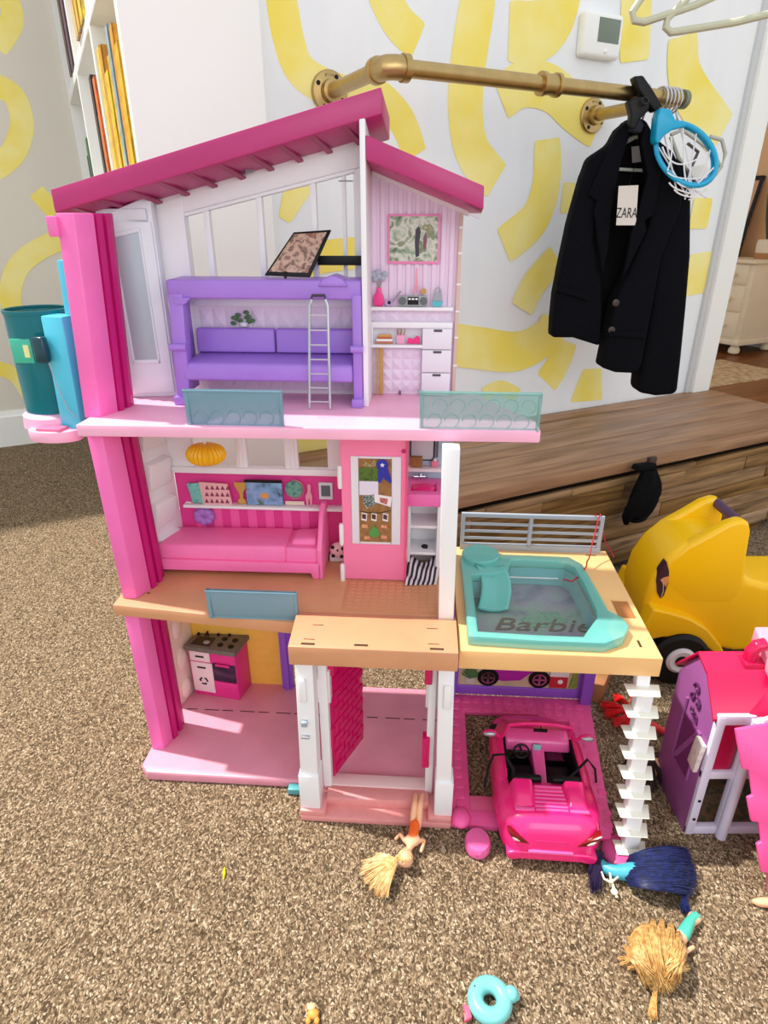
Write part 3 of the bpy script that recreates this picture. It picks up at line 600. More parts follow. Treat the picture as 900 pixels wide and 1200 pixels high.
# right room
lil = mat('lilac_panel', (234, 212, 234), .5)
def zr(x): return 1.113-(x-.113)*.368
rw = D('study_back_wall', MB().prism([(.106,.706),(.262,.706),(.262,zr(.262)-.028),(.106,zr(.106)-.028)], 'y', .366, .371), lil)
i = 0; x = .108
while x < .250:
    D('wall_rib', MB().prism([(x,.862),(x+.0085,.862),(x+.0085,zr(x)-.034),(x,zr(x)-.032)], 'y', .3625, .3665), lil, rw, bevel=.0015, seg=3); x += .0148
D('wall_edge_strip', MB().prism([(.2555,.706),(.262,.706),(.262,zr(.262)-.03),(.2555,zr(.2555)-.03)], 'y', .358, .366), mat('edge_beige', (214,184,172), .5), rw, bevel=.001)
for z in (.76,.81,.855,.9,.95,.99): D('edge_clip', MB().box(.256,.263,.3565,.3585,z,z+.003), white, rw)
pf = flat('framed_print', rect(.136,.224,.934,1.012), mat('frame_pink', (240,140,190), .45), rw, .3625, .003, bevel=.001)
flat('print_picture', rect(.1395,.2205,.9385,1.0085), picture_mat('meadow_print', [(70,96,80),(150,170,140),(215,215,205),(110,130,90),(200,180,150)], 55), pf, .3594, .0006)
flat('print_figure', [(.184,.945),(.190,.947),(.189,.965),(.192,.985),(.188,.994),(.183,.988),(.182,.968)], mat('print_dark', (60,52,62), .5), pf, .3586, .0004)
flat('print_figure', [(.197,.958),(.201,.958),(.203,.974),(.200,.985),(.196,.975)], mat('print_plum', (130,80,100), .5), pf, .3586, .0004)
D('study_shelf', MB().box(.106,.252,.348,.366,.858,.864), white, rw, bevel=.001)
quilt_panel(.108, .250, .838, .858, .365, 6, 1, rw)
vp = flat('vase_print', [(.113,.865),(.128,.865),(.131,.872),(.129,.882),(.124,.890),(.125,.896),(.116,.896),(.117,.890),(.112,.882),(.110,.872)], mat('vase_pink', (236,60,140), .35), rw, .3575, .003, bevel=.0012)
for k, (dx, dz) in enumerate(((0,.012),(-.006,.008),(.007,.009),(-.002,.019),(.010,.016),(-.010,.015))):
    D('flower', MB().sphere((.121+dx,.356,.902+dz), (.0055,.002,.005), 10, 6), mat('flower_grey', (168,172,190), .6), vp)
for dx in (-.004,0,.005): D('flower_stem', MB().tube([(.1205,.356,.893),(.121+dx,.356,.906)], .0006, 5), mat('stem_green', (110,130,90), .6), vp)
gt = flat('guitar_print', circ(.139,.871,.0085,.0065,14), mat('guitar_lilac', (186,150,196), .5), rw, .3575, .002)
flat('guitar_hole', circ(.139,.871,.003,n=10), dark, gt, .3553, .0004)
flat('guitar_neck', [(.144,.874),(.146,.872),(.160,.889),(.158,.891)], mat('guitar_neck_grey', (150,130,150), .5), gt, .3565, .002)
rd = flat('radio_print', rect(.156,.206,.865,.883), mat('radio_grey', (150,156,156), .4), rw, .357, .004, bevel=.001)
for cx in (.1625, .1995): flat('radio_speaker', circ(cx,.874,.0068,n=14), mat('speaker_grey', (96,100,104), .5), rd, .3528, .0005)
flat('radio_panel', rect(.1715,.1905,.868,.881), dark, rd, .3528, .0005)
for k in range(3): flat('radio_light', rect(.173+k*.006,.177+k*.006,.876,.879), white, rd, .3522, .0003)
flat('tower_print', [(.180,.886),(.183,.886),(.186,.898),(.189,.886),(.192,.886),(.188,.905),(.187,.928),(.1855,.928),(.185,.905)], mat('tower_pink', (236,150,176), .5), rw, .359, .001)
flat('alarm_print', circ(.199,.890,.005,n=12), gold, rw, .358, .001)
kt = flat('kettle_print', [(.216,.865),(.232,.865),(.233,.874),(.215,.874)], mat('kettle_blue', (86,186,196), .4), rw, .357, .003)
flat('kettle_top', [(.216,.8745),(.232,.8745),(.231,.883),(.227,.888),(.221,.888),(.217,.883)], mat('kettle_grey', (160,162,172), .35), kt, .357, .003)
D('kettle_handle', MB().tube([(.218,.3555,.884),(.219,.3555,.893),(.224,.3555,.897),(.229,.3555,.893),(.230,.3555,.884)], .001, 6), grey_m, kt)
ds = D('study_desk', MB().box(.106,.252,.352,.366,.828,.838).box(.106,.200,.346,.366,.794,.799).box(.106,.110,.352,.366,.794,.838), white, rw, bevel=.001)
D('desk_niche', MB().box(.110,.198,.3645,.3665,.799,.828), mat('niche_grey', (216,216,224), .5), ds)
for z0, z1 in ((.7915,.8275),(.7500,.7900),(.7075,.7485)):
    q = D('drawer', MB().box(.199,.2515,.350,.366,z0,z1), mat('drawer_white', (232,228,236), .45), rw, bevel=.001)
    D('drawer_pull', MB().box(.219,.234,.3485,.3502,z1-.005,z1-.001), mat('pull_dark', (84,66,76), .5), q, bevel=.0006)
for k, (c, dz) in enumerate((((196,120,90),.0),((240,240,240),.004),((190,100,60),.008),((214,150,80),.012))): flat('printed_book', rect(.114+k*.002,.146-k*.001,.800+dz,.8038+dz), mat('pbook%d' % k, c, .5), ds, .359, .003)
cup = flat('pencil_cup', [(.1535,.800),(.1665,.800),(.1675,.815),(.1525,.815)], mat('cup_pink', (240,160,196), .5), ds, .359, .003)
for k in range(5): flat('pencil', [(.154+k*.0026,.815),(.1555+k*.0026,.815),(.1545+k*.0036,.826),(.153+k*.0036,.825)], mat('pencil%d' % k, [(150,60,60),(200,150,90),(120,80,60),(220,190,140),(170,90,80)][k], .5), cup, .358, .001)
flat('pink_box_print', [(.171,.8005),(.195,.8005),(.194,.812),(.188,.814),(.184,.809),(.180,.808),(.177,.811),(.173,.809)], mat('hot_pink_print', (240,40,130), .5), ds, .359, .003)
quilt_panel(.108, .198, .712, .790, .365, 5, 4, rw)
D('desk_leg', MB().box(.116,.119,.352,.3545,.707,.795).box(.122,.128,.354,.358,.707,.795), gold, ds)
for x in (.158, .196): D('wall_peg', MB().box(x,x+.003,.358,.364,.706,.712), mat('pull_dark', (84,66,76)), rw)
# roofs
def roof(xl, zl, xr_, zr_, th, y0=.262, y1=.388, drop=.02, ribs=10):
    r = D('roof_panel', MB().hexa([(xl,y0,zl-th),(xr_,y0,zr_-th),(xr_+.004,y1,zr_-th-drop),(xl,y1,zl-th-drop),(xl,y0,zl),(xr_-.001,y0,zr_),(xr_+.004,y1,zr_-drop),(xl,y1,zl-drop)]), roof_m, bevel=.002)
    for i in range(ribs):
        t0 = (i+.5)/ribs*.93; t1 = t0+.016
        P = lambda t, y, d: (xl+(xr_-xl)*t+(0 if y == y0+.004 else .02), y, zl+(zr_-zl)*t-th-(0 if y == y0+.004 else drop)-d)
        D('roof_rib', MB().hexa([P(t0,y0+.004,.0012),P(t1,y0+.004,.0012),P(t1,y1-.02,.0012),P(t0,y1-.02,.0012),P(t0,y0+.004,-.002),P(t1,y0+.004,-.002),P(t1,y1-.02,-.002),P(t0,y1-.02,-.002)]), roof_d, r)
    return r
roof(-.386, 1.046, .133, 1.175, .033)
r2 = roof(.1085, 1.1165, .287, 1.049, .032, drop=.012, ribs=6)
D('white_roof_trim', MB().hexa([(.110,.352,1.070),(.27,.352,1.010),(.27,.366,1.008),(.110,.366,1.068),(.110,.352,1.076),(.27,.352,1.016),(.27,.366,1.016),(.110,.366,1.076)]), white, r2)
D('roof_corner_bracket', MB().prism([(.262,1.012),(.285,1.012),(.283,1.004)], 'y', .275, .30), mat('bracket_grey', (206,200,206), .4), r2)
D('roof_peg', MB().tube([(-.195,.352,1.04),(-.195,.352,1.062)], .0015, 6).tube([(.048,.352,1.115),(.048,.352,1.135)], .0015, 6), white)
D('roof_clip', MB().tube([(-.095,.33,1.075),(-.083,.34,1.079)], .006, 8), mat('clip_silver', (150,140,146), .3, metal=.5))
# elevator shaft on the left
ev = D('elevator_cabin', MB().ring(circ(-.455,.265,.050,n=28), circ(-.455,.265,.0478,n=28), .695, .866), teal_d)
D('elevator_top_rim', MB().ring(circ(-.455,.265,.0515,n=28), circ(-.455,.265,.0478,n=28), .862, .868), teal_d, ev)
D('elevator_floor', MB().lathe([(.047,.690),(.047,.700)], (-.455,.265,0), 28), mat('teal_floor', (10,90,110), .4), ev)
D('elevator_side', MB().hexa([(-.418,.204,.675),(-.378,.196,.675),(-.372,.23,.675),(-.412,.24,.675),(-.420,.216,.862),(-.378,.206,.862),(-.372,.24,.862),(-.412,.25,.862)]), cyan_p, ev, bevel=.003)
D('elevator_track', MB().hexa([(-.392,.225,.69),(-.360,.225,.69),(-.360,.25,.69),(-.392,.25,.69),(-.384,.235,.945),(-.360,.235,.945),(-.360,.26,.945),(-.384,.26,.945)]), cyan_p, ev, bevel=.002)
D('elevator_latch', MB().hexa([(-.432,.194,.79),(-.408,.190,.79),(-.408,.206,.79),(-.432,.21,.79),(-.434,.196,.832),(-.41,.192,.832),(-.41,.208,.832),(-.434,.212,.832)]), mat('latch_teal', (6,60,72), .2), ev, bevel=.005, seg=3)
D('elevator_window', MB().box(-.482,-.446,.2150,.2175,.785,.825), mat('teal_glow', (70,190,160), .3), ev, bevel=.001)
D('elevator_sticker', MB().box(-.459,-.450,.2130,.2150,.795,.815), mat('cream_sticker', (240,240,170), .5), ev)
D('elevator_cord', MB().tube([(-.412,.199,.79),(-.405,.197,.75),(-.392,.193,.712),(-.378,.190,.70)], .0009, 6), grey_m, ev)
eb = D('elevator_base', MB().lathe([(.055,.668),(.058,.672),(.056,.692),(.049,.696)], (-.450,.255,0), 28), slab_m)
D('elevator_step', MB().prism(circ(-.428,.200,.046,.026,20), 'z', .658, .678), slab_m, eb, bevel=.003)
D('elevator_pedal', MB().prism([(-.450,.180),(-.406,.178),(-.402,.200),(-.450,.204)], 'z', .676, .683), mat('pedal_rose', (240,120,160), .4), eb, bevel=.002)
D('elevator_arm', MB().box(-.42,-.34,.20,.22,.668,.680), slab_m, eb, bevel=.003)
# pool deck
dk = D('pool_deck', MB().ring([(.2725,.02),(.590,.02),(.590,.375),(.2725,.375)], [(.297,.045),(.525,.045),(.520,.300),(.297,.300)], .344, .3795), deck_m, bevel=.0015)
D('deck_pocket', MB().box(.552,.580,.13,.185,.3785,.3803), mat('pocket_brown', (176,112,58), .6), dk)
D('deck_pocket_wall', MB().box(.552,.580,.182,.186,.379,.3812), deck_m, dk)
D('slot', MB().box(.562,.566,.048,.066,.379,.3800), slot_m, dk); D('slot', MB().box(.545,.565,.352,.355,.379,.3800), slot_m, dk)
fc = D('deck_fence', MB().ring([(.288,.378),(.575,.378),(.575,.462),(.288,.462)], [(.296,.390),(.567,.390),(.567,.453),(.296,.453)], .365, .372, 'y'), grey_m, bevel=.001)
for z in (.405, .421, .437): D('fence_rail', MB().box(.294,.569,.366,.371,z-.002,z+.002), grey_m, fc)
D('fence_post', MB().box(.426,.433,.364,.373,.388,.456), grey_m, fc)
D('fence_leg', MB().box(.288,.575,.364,.373,.378,.392), grey_m, fc)
# garage
gm = mat('garage_pink', (246, 92, 162), .45, var=.06, scale=20)
gp = D('garage_floor', MB().ring([(.2755,.0),(.558,-.012),(.600,.345),(.284,.345)], [(.312,.03),(.545,.03),(.520,.290),(.314,.290)], .0, .012), gm, bevel=.002)
D('garage_crossbar', MB().box(.304,.360,.0,.065,.0,.010), mat('garage_bar', (240,110,160), .45), gp, bevel=.002)
D('garage_right_strip', MB().hexa([(.47,.03,0),(.566,.0,0),(.600,.345,0),(.47,.345,0),(.475,.03,.013),(.562,.0,.013),(.597,.342,.013),(.475,.342,.013)]), gm, gp, bevel=.002)
random.seed(3)
cob = [(.487+i*.0235+.004*(j % 2)+.0049*(j/14)**1*2, .016+j*.0232) for i in range(4) for j in range(14)]+[(.295+i*.0235, .302+j*.0225) for i in range(8) for j in range(2)]+[(.2935, .04+j*.0235) for j in range(11)]
for k, (cx, cy) in enumerate(cob):
    rr = .0092+random.random()*.0012; pts = [(cx+rr*(1+.12*math.sin(3*t+k))*math.cos(t), cy+rr*(1+.1*math.cos(2*t+k))*math.sin(t)) for t in [i*math.pi/4 for i in range(8)]]
    D('cobble', MB().add([(*q, .0115) for q in pts]+[(cx+(a-cx)*.85, cy+(b-cy)*.85, .0142) for a, b in pts], [tuple(range(8,16))]+[(i,(i+1)%8,8+(i+1)%8,8+i) for i in range(8)]), gm, gp)
D('garage_foot', MB().sphere((.293,.012,.012), (.019,.022,.012), 16, 8), gm, gp)
gw = D('garage_back_frame', MB().ring([(.277,.012),(.596,.012),(.596,.345),(.277,.345)], [(.300,.036),(.568,.036),(.568,.33),(.300,.33)], .345, .356, 'y'), dpurple, bevel=.002)
D('garage_back_print', MB().box(.298,.570,.350,.354,.034,.334), mat('garage_print', (206,186,150), .6, var=.1, scale=20), gw)
D('purple_post', MB().box(.274,.294,.325,.345,.0,.345), dpurple, gw, bevel=.002)
D('purple_post', MB().box(.574,.598,.325,.345,.0,.345), dpurple, gw, bevel=.002)
sc_m = mat('scooter_purple', (176, 40, 160), .4)
D('scooter_print', MB().prism([(.350,.085),(.375,.058),(.40,.052),(.44,.056),(.458,.074),(.475,.09),(.475,.14),(.44,.15),(.40,.11),(.36,.12)], 'y', .3475, .3495), sc_m, gw)
for cx in (.367, .482):
    q = D('wheel_print', MB().lathe([(.024,.3475),(.024,.3455),(.0175,.345),(.017,.3462),(.004,.3452),(.0005,.345)], (cx,0,.062), 20, 'y'), dark, gw)
    D('wheel_spokes', MB().ring(circ(cx,.062,.016,n=16), circ(cx,.062,.013,n=16), .344, .3455, 'y').box(cx-.014,cx+.014,.344,.3455,.060,.064).box(cx-.002,cx+.002,.344,.3455,.048,.076), chrome, q)
cb_ = D('cooler_print', MB().box(.506,.545,.3465,.3495,.040,.072), mat('cooler_red', (190,40,50), .5), gw)
D('cooler_lid', MB().box(.505,.546,.3455,.3495,.072,.088), mat('cooler_white', (226,220,216), .5), cb_)
D('cooler_badge', MB().lathe([(.006,.3463),(.006,.3455),(.0004,.3455)], (.529,0,.058), 12, 'y'), white, cb_)
D('grass_print', MB().prism([(.550,.04),(.568,.04),(.568,.09),(.556,.085)], 'y', .347, .3495), mat('print_green', (130,150,60), .7, var=.2, scale=90), gw)
pt = D('plant_print', MB().prism([(.318,.045),(.336,.045),(.338,.058),(.316,.058)], 'y', .346, .3495), mat('plant_pot_grey', (200,196,186), .6), gw)
for k in range(9):
    t = .3+k*.3; D('plant_leaf', MB().prism([(.327,.057),(.327+.017*math.cos(t)-.003,.058+.024*math.sin(t)),(.327+.022*math.cos(t),.060+.03*math.sin(t)),(.327+.017*math.cos(t)+.003,.056+.024*math.sin(t))], 'y', .3455-.0002*k, .3465), mat('print_leaf', (70,110,60), .7), pt)
# cascading staircase
sx = D('spiral_stair', MB().hexa([(.576,-.020,.014),(.592,-.020,.014),(.592,-.006,.014),(.576,-.006,.014),(.557,.026,.35),(.579,.026,.35),(.579,.046,.35),(.557,.046,.35)]), white, bevel=.002)
tread_m = mat('ivory_plastic', (240, 238, 222), .35)
for k in range(9):
    t = k/8.0; cz = .012+t*.306; cx = .584-.016*t; cy = -.027+.046*t
    D('stair_tread', MB().hexa([(cx-.025,cy-.018,cz),(cx+.020,cy-.018,cz),(cx+.026,cy+.008,cz),(cx-.026,cy+.008,cz),(cx-.027,cy-.021,cz+.004),(cx+.022,cy-.021,cz+.004),(cx+.029,cy+.010,cz+.004),(cx-.029,cy+.010,cz+.004)]), tread_m, sx, bevel=.0015)
    if k < 8: D('stair_riser', MB().box(cx-.014,cx+.012,cy-.008,cy+.010,cz+.004,cz+.037), white, sx, bevel=.001)
D('stair_foot', MB().sphere((.575,-.034,.004), (.040,.036,.010), 20, 10), mat('stair_foot_pink', (226,84,150), .4), sx)
single('oval_pouf', MB().lathe([(.0178,.0),(.022,.004),(.023,.016),(.020,.022),(.012,.0235),(.001,.024)], (.320,-.038,0), 28, sx=1.0, sy=1.15), mat('pouf_pink', (238,104,168), .35), 'glossy pink oval pad on the carpet beside the toy car', 'toy stool', (.320,-.038,0), 'H')
# ------------------------------------------------------------------ furniture in the dollhouse
bd = thing('toy_bed', 'hot pink plastic toy bed in the magenta bedroom', 'toy bed', (-.15, .28, .371), 'H')
bed_m = mat('bed_pink', (255, 122, 184), .42, var=.03, scale=25)
obj('bed_frame', MB().prism([(-.314,.372),(-.300,.372),(-.296,.382),(-.004,.384),(.0,.372),(.016,.372),(.016,.405),(-.314,.405)], 'y', .236, .246), bed_m, bd, bevel=.0015)
obj('bed_base', MB().box(-.310,.012,.246,.330,.380,.405), bed_m, bd)
obj('blanket', MB().hexa([(-.310,.240,.404),(-.052,.240,.404),(-.052,.332,.404),(-.304,.332,.404),(-.304,.246,.432),(-.052,.246,.436),(-.052,.328,.436),(-.298,.328,.432)]), bed_m, bd, bevel=.005, seg=3)
obj('mattress', MB().hexa([(-.053,.243,.404),(.012,.243,.404),(.012,.330,.404),(-.053,.330,.404),(-.053,.249,.432),(.010,.249,.432),(.010,.328,.432),(-.053,.328,.432)]), bed_m, bd, bevel=.003, seg=3)
obj('pillow', MB().hexa([(-.046,.262,.430),(.006,.262,.430),(.006,.320,.430),(-.046,.320,.430),(-.042,.268,.441),(.004,.268,.445),(.004,.314,.445),(-.042,.314,.441)]), bed_m, bd, bevel=.005, seg=3)
obj('headboard', MB().prism([(.236,.372),(.330,.372),(.330,.48),(.322,.50),(.300,.505),(.272,.485),(.250,.455),(.236,.435)], 'x', .010, .019), bed_m, bd, bevel=.0015)
for yy in (.238, .32): obj('leg', MB().box(-.314,-.300,yy,yy+.01,.371,.383), bed_m, bd)
so = thing('bunk_sofa', 'purple toy bunk bed with a sofa beneath on the top floor', 'toy bunk bed', (-.06, .30, .706), 'H')
obj('bunk_platform', MB().box(-.225,.0985,.268,.346,.884,.914), purple_m, so, bevel=.004, seg=3)
obj('platform_lip', MB().prism([(-.212,.876),(-.196,.876),(-.185,.886),(-.212,.886)], 'y', .264, .274), purple_m, so)
obj('platform_hump', MB().prism([(.028,.905),(.036,.916),(.052,.922),(.070,.916),(.078,.905)], 'y', .262, .32), purple_m, so, bevel=.003)
for (x0, x1, b0, b1) in ((-.223,-.198,-.232,-.209), (.083,.0985,.083,.0985)):
    p = obj('leg', MB().hexa([(b0,.266,.716),(b1,.266,.716),(b1,.292,.716),(b0,.292,.716),(x0,.266,.892),(x1,.266,.892),(x1,.292,.892),(x0,.292,.892)]), purple_m, so, bevel=.002)
    obj('leg_foot', MB().box(b0-.003,b1+.001,.258,.296,.706,.721), purple_m, p, bevel=.002)
    obj('leg_hinge', MB().tube([((b0+x0)/2-.003,.263,.806),((b1+x1)/2+.002,.263,.806)], .006, 10), purple_m, p)
    obj('arm_web', MB().prism([(.288,.722),(.345,.722),(.345,.88),(.318,.88),(.318,.82),(.288,.80)], 'x', (b0+x0)/2+.004, (b0+x0)/2+.011), purple_m, p, bevel=.001)
obj('sofa_seat', MB().hexa([(-.217,.264,.748),(.083,.264,.748),(.083,.342,.752),(-.210,.342,.752),(-.215,.268,.778),(.083,.268,.778),(.083,.342,.786),(-.208,.342,.786)]), purple_m, so, bevel=.006, seg=3)
obj('backrest', MB().hexa([(-.206,.326,.786),(-.064,.326,.786),(-.064,.344,.786),(-.206,.344,.786),(-.206,.330,.828),(-.064,.330,.828),(-.064,.344,.828),(-.206,.344,.828)]), purple_m, so, bevel=.004, seg=3)
obj('backrest', MB().hexa([(-.062,.326,.786),(.082,.326,.786),(.082,.344,.786),(-.062,.344,.786),(-.062,.330,.828),(.082,.330,.828),(.082,.344,.828),(-.062,.344,.828)]), purple_m, so, bevel=.004, seg=3)
ld = thing('toy_ladder', 'small silver toy ladder leaning on the purple bunk', 'toy ladder', (.026, .25, .706), 'H')
for x0, x1 in ((.008,.015),(.044,.045)): obj('ladder_rail', MB().tube([(x0,.246,.7075),(x1,.255,.876),(x1+(.004 if x0 < .02 else -.004),.257,.886)], .0024, 8), silver, ld)
for k in range(7):
    t = (k+.4)/7; obj('rung', MB().tube([(.008+.007*t,.246+.009*t,.710+.166*t),(.044+.001*t,.246+.009*t,.710+.166*t)], .0014, 6), silver, ld)
obj('hook', MB().tube([(.018,.257,.886),(.020,.258,.892),(.040,.258,.892),(.041,.257,.886)], .0022, 8), mat('hook_dark', (58,52,60), .5), ld)
# tilted picture frame and its black arm
pf_ = thing('toy_picture_panel', 'dark framed picture panel tilted on top of the purple bunk', 'picture', (-.02, .30, .916), 'H')
A0, A1, A2, A3 = [onh(*p) for p in ((310,322,.300),(363,324,.300),(388,269,.338),(344,272,.338))]
nrm = (A1-A0).cross(A3-A0).normalized()*-.004
obj('panel', MB().hexa([A0+nrm*-0, A1, A2, A3]+[v+nrm for v in (A0,A1,A2,A3)]), dark, pf_, bevel=.0008)
def lerp2(u, v): return (A0*(1-u)+A1*u)*(1-v)+(A3*(1-u)+A2*u)*v
q = [lerp2(.06,.07), lerp2(.92,.07), lerp2(.92,.94), lerp2(.06,.94)]
nn = -nrm.normalized()
if nn.y > 0: nn = -nn
off = .0006 if (nrm.normalized()-nn).length > 1 else .0046
obj('artwork', MB().hexa([v+nn*(off-.0004) for v in q]+[v+nn*(off+.0006) for v in q]), picture_mat('sepia_print', [(70,56,54),(150,116,100),(206,170,150),(110,84,80),(190,120,90)], 70), pf_)
obj('arm', MB().box(.018,.0990,.334,.340,.933,.948), dark, pf_, bevel=.001)
obj('stand_peg', MB().tube([(-.032,.302,.9145),(-.030,.302,.925)], .0022, 8), dark, pf_)
lv = thing('toy_plant', 'tiny green leafy plant behind the purple sofa', 'toy plant', (-.12, .350, .828), 'H')
gl = mat('toy_leaf', (70, 110, 66), .5)
obj('pot', MB().lathe([(.007,.829),(.008,.836)], (-.123,.3495,0), 12), white, lv)
for k in range(10):
    t = k*2*math.pi/10; obj('leaf', MB().sphere((-.123+(.006+.011*(k%3)/2)*(1 if k%2 else -1)+.002*math.sin(k*5),.3485-.0006*k,.8395+.0016*k-.004*(k%3)), (.0058,.0012,.0036), 8, 5), gl, lv)
# kitchen unit
kt_ = thing('toy_kitchen_unit', 'pink and white toy stove and sink with a grey top on the ground floor', 'toy stove', (-.24, .315, .022), 'H')
K = [(-.300,.296),(-.190,.279),(-.178,.336),(-.288,.336)]
Mb = Matrix.Identity(4)
def kq(s0, s1, z0, z1, o0, o1):
    a, b = Vector((*K[0], 0)), Vector((*K[1], 0)); t = (b-a); n = Vector((t.y, -t.x, 0)).normalized()
    if n.y > 0: n = -n
    P = lambda s, z, o: tuple(a+t*s+n*o+Vector((0,0,z)))
    return MB().hexa([P(s0,z0,o1),P(s1,z0,o1),P(s1,z0,o0),P(s0,z0,o0),P(s0,z1,o1),P(s1,z1,o1),P(s1,z1,o0),P(s0,z1,o0)])
kp = mat('kitchen_pink', (226, 50, 140), .4); kw = mat('kitchen_white', (236, 214, 216), .45); kg = mat('kitchen_grey', (112, 104, 96), .5, var=.08, scale=60)
obj('cabinet', MB().prism(K, 'z', .0225, .148), kp, kt_, bevel=.0015)
ct = obj('worktop', MB().prism([(-.305,.288),(-.186,.270),(-.172,.338),(-.290,.338)], 'z', .148, .160), kg, kt_, bevel=.002)
obj('sink_basin', MB().prism([(-.292,.296),(-.247,.289),(-.242,.320),(-.284,.324)], 'z', .1596, .1606), mat('basin_dark', (46,34,38), .4), ct)
obj('tap', MB().tube([(-.262,.327,.160),(-.262,.327,.172),(-.262,.316,.174),(-.262,.312,.170)], .0018, 8), dark, kt_)
obj('dish', MB().sphere((-.258,.303,.161), (.008,.006,.003), 12, 6), mat('dish_grey', (160,156,158), .3), kt_)
for dx, dy in ((-.225,.296),(-.200,.291),(-.222,.318),(-.197,.314)): obj('burner', MB().lathe([(.0065,.160),(.0065,.1612),(.0005,.1614)], (dx,dy,0), 14), dark, kt_)
for dx in (-.285,-.240,-.215): obj('knob', MB().lathe([(.0035,.160),(.003,.164),(.0005,.1645)], (dx,.331,0), 10), dark, kt_)
dwr = obj('drawer', kq(.03,.46,.118,.146,0,.002), kw, kt_, bevel=.0008); obj('drawer_handle', kq(.16,.34,.130,.1335,.002,.004), dark, dwr, bevel=.0005)
dor = obj('cupboard_door', kq(.03,.49,.034,.115,0,.002), kw, kt_, bevel=.0008); obj('door_handle', kq(.17,.35,.1005,.104,.002,.004), dark, dor, bevel=.0005)
a, b = Vector((*K[0],0)), Vector((*K[1],0)); tx = (b-a)
cen = a+tx*.27; tu = tx.normalized(); nv = Vector((tu.y,-tu.x,0)); nv = nv if nv.y < 0 else -nv
for k in range(3):
    t0 = math.pi/2+k*2*math.pi/3+.35; arc = [t0+i*.22 for i in range(6)]
    out = [(.0105*math.cos(t), .0105*math.sin(t)) for t in arc]; inn = [(.0065*math.cos(t), .0065*math.sin(t)) for t in reversed(arc)]
    te = arc[-1]+.1; hd = [(.0125*math.cos(arc[-1]),.0125*math.sin(arc[-1])),(.0085*math.cos(te+.35),.0085*math.sin(te+.35)),(.0045*math.cos(arc[-1]),.0045*math.sin(arc[-1]))]
    for poly in (out+inn, hd):
        vs = [cen+tu*u+Vector((0,0,.065+v))+nv*.0021 for u, v in poly]; vs2 = [v+nv*.0005 for v in vs]; n = len(vs)
        obj('recycling_arrow', MB().add(vs+vs2, [tuple(range(n)), tuple(range(n,2*n))]+[(i,(i+1)%n,n+(i+1)%n,n+i) for i in range(n)]), dark, dor)
ov = obj('oven_door', kq(.50,.985,.070,.118,0,.002), mat('oven_dark', (44,26,58), .25), kt_, bevel=.0008); obj('oven_handle', kq(.58,.88,.114,.119,.002,.006), kp, ov, bevel=.001)
obj('oven_drawer', kq(.50,.985,.044,.068,0,.0015), kp, kt_, bevel=.0008); obj('oven_top', kq(.50,.985,.121,.146,0,.0015), kp, kt_, bevel=.0008)
# pool
po = thing('toy_pool', 'teal clear plastic toy pool set into the tan deck', 'toy pool', (.41, .17, .38), 'H')
oo = [(.286,.035),(.40,.030),(.50,.030),(.535,.050),(.552,.080),(.548,.105),(.530,.125),(.526,.20),(.520,.285),(.50,.312),(.42,.314),(.372,.314),(.350,.330),(.318,.338),(.292,.325),(.285,.295),(.286,.20),(.286,.10)]
ii = [(.303,.050),(.40,.046),(.47,.046),(.478,.060),(.492,.082),(.504,.100),(.509,.125),(.508,.20),(.503,.270),(.490,.290),(.42,.294),(.385,.294),(.378,.270),(.372,.246),(.345,.236),(.304,.232),(.303,.18),(.303,.10)]
obj('rim', MB().ring(oo, ii, .379, .398), teal_t, po, bevel=.003)
ib = [(x*.93+.405*.07, y*.93+.17*.07) for x, y in ii]
wl = MB(); n = len(ii)
wl.add([(x,y,.380) for x,y in ii]+[(x,y,.347) for x,y in ib], [(i,(i+1)%n,n+(i+1)%n,n+i) for i in range(n)])
obj('basin_wall', wl, mat('pool_wall', (120,190,194), .15, alpha=.75), po)
obj('basin_floor', MB().prism(ib, 'z', .3445, .348), picture_mat('pool_floor_print', [(126,128,140),(150,146,158),(140,160,150),(120,124,136)], 14, .25), po)
obj('corner_seat', MB().lathe([(.036,.385),(.037,.405),(.035,.408),(.001,.408)], (.325,.298,0), 24), teal_t, po)
obj('slide', MB().sheet(lambda u, v: (.312+.055*u+.01*math.sin(v*3), .262-.085*v, .402-.045*v**1.4-.006*math.sin(math.pi*u)), 10, 12), teal_t, po, thick=.003)
obj('script_lettering', text_mesh('Barbie', .068, .0004, Matrix.Translation((rot2(onz(634, 733, .3486)-HO, YAW).x, rot2(onz(634, 733, .3486)-HO, YAW).y, .3488)) @ Matrix.Rotation(.02, 4, 'Z') @ Matrix.Scale(.8, 4, (0,1,0)), .35), mat('lettering_taupe', (112, 102, 92), .5), po)
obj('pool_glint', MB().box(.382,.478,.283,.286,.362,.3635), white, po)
obj('water_pattern', MB().prism([(.40,.135),(.45,.14),(.475,.16),(.46,.19),(.42,.185),(.39,.16)], 'z', .3482, .3485), picture_mat('plant_pattern', [(96,140,120),(130,160,140),(90,120,110)], 120), po)
yn = thing('red_yarn', 'thin red string trailing over the grey fence into the pool', 'string', (.56, .37, .46), 'H')
ym = mat('red_yarn', (176, 24, 40), .8)
obj('strand', MB().tube([(.478,.245,.385),(.492,.236,.386),(.51,.25,.392),(.524,.268,.402),(.530,.29,.40),(.536,.30,.402),(.545,.325,.42),(.556,.350,.446),(.562,.3625,.4645),(.566,.368,.466)], .0014, 6), ym, yn)
obj('strand', MB().tube([(.566,.368,.466),(.570,.376,.458),(.580,.385,.42),(.592,.388,.39),(.605,.39,.372),(.612,.385,.36)], .0014, 6), ym, yn)
obj('strand', MB().tube([(.552,.3625,.466),(.556,.368,.4645),(.566,.376,.44),(.571,.379,.41)], .0012, 6), ym, yn)
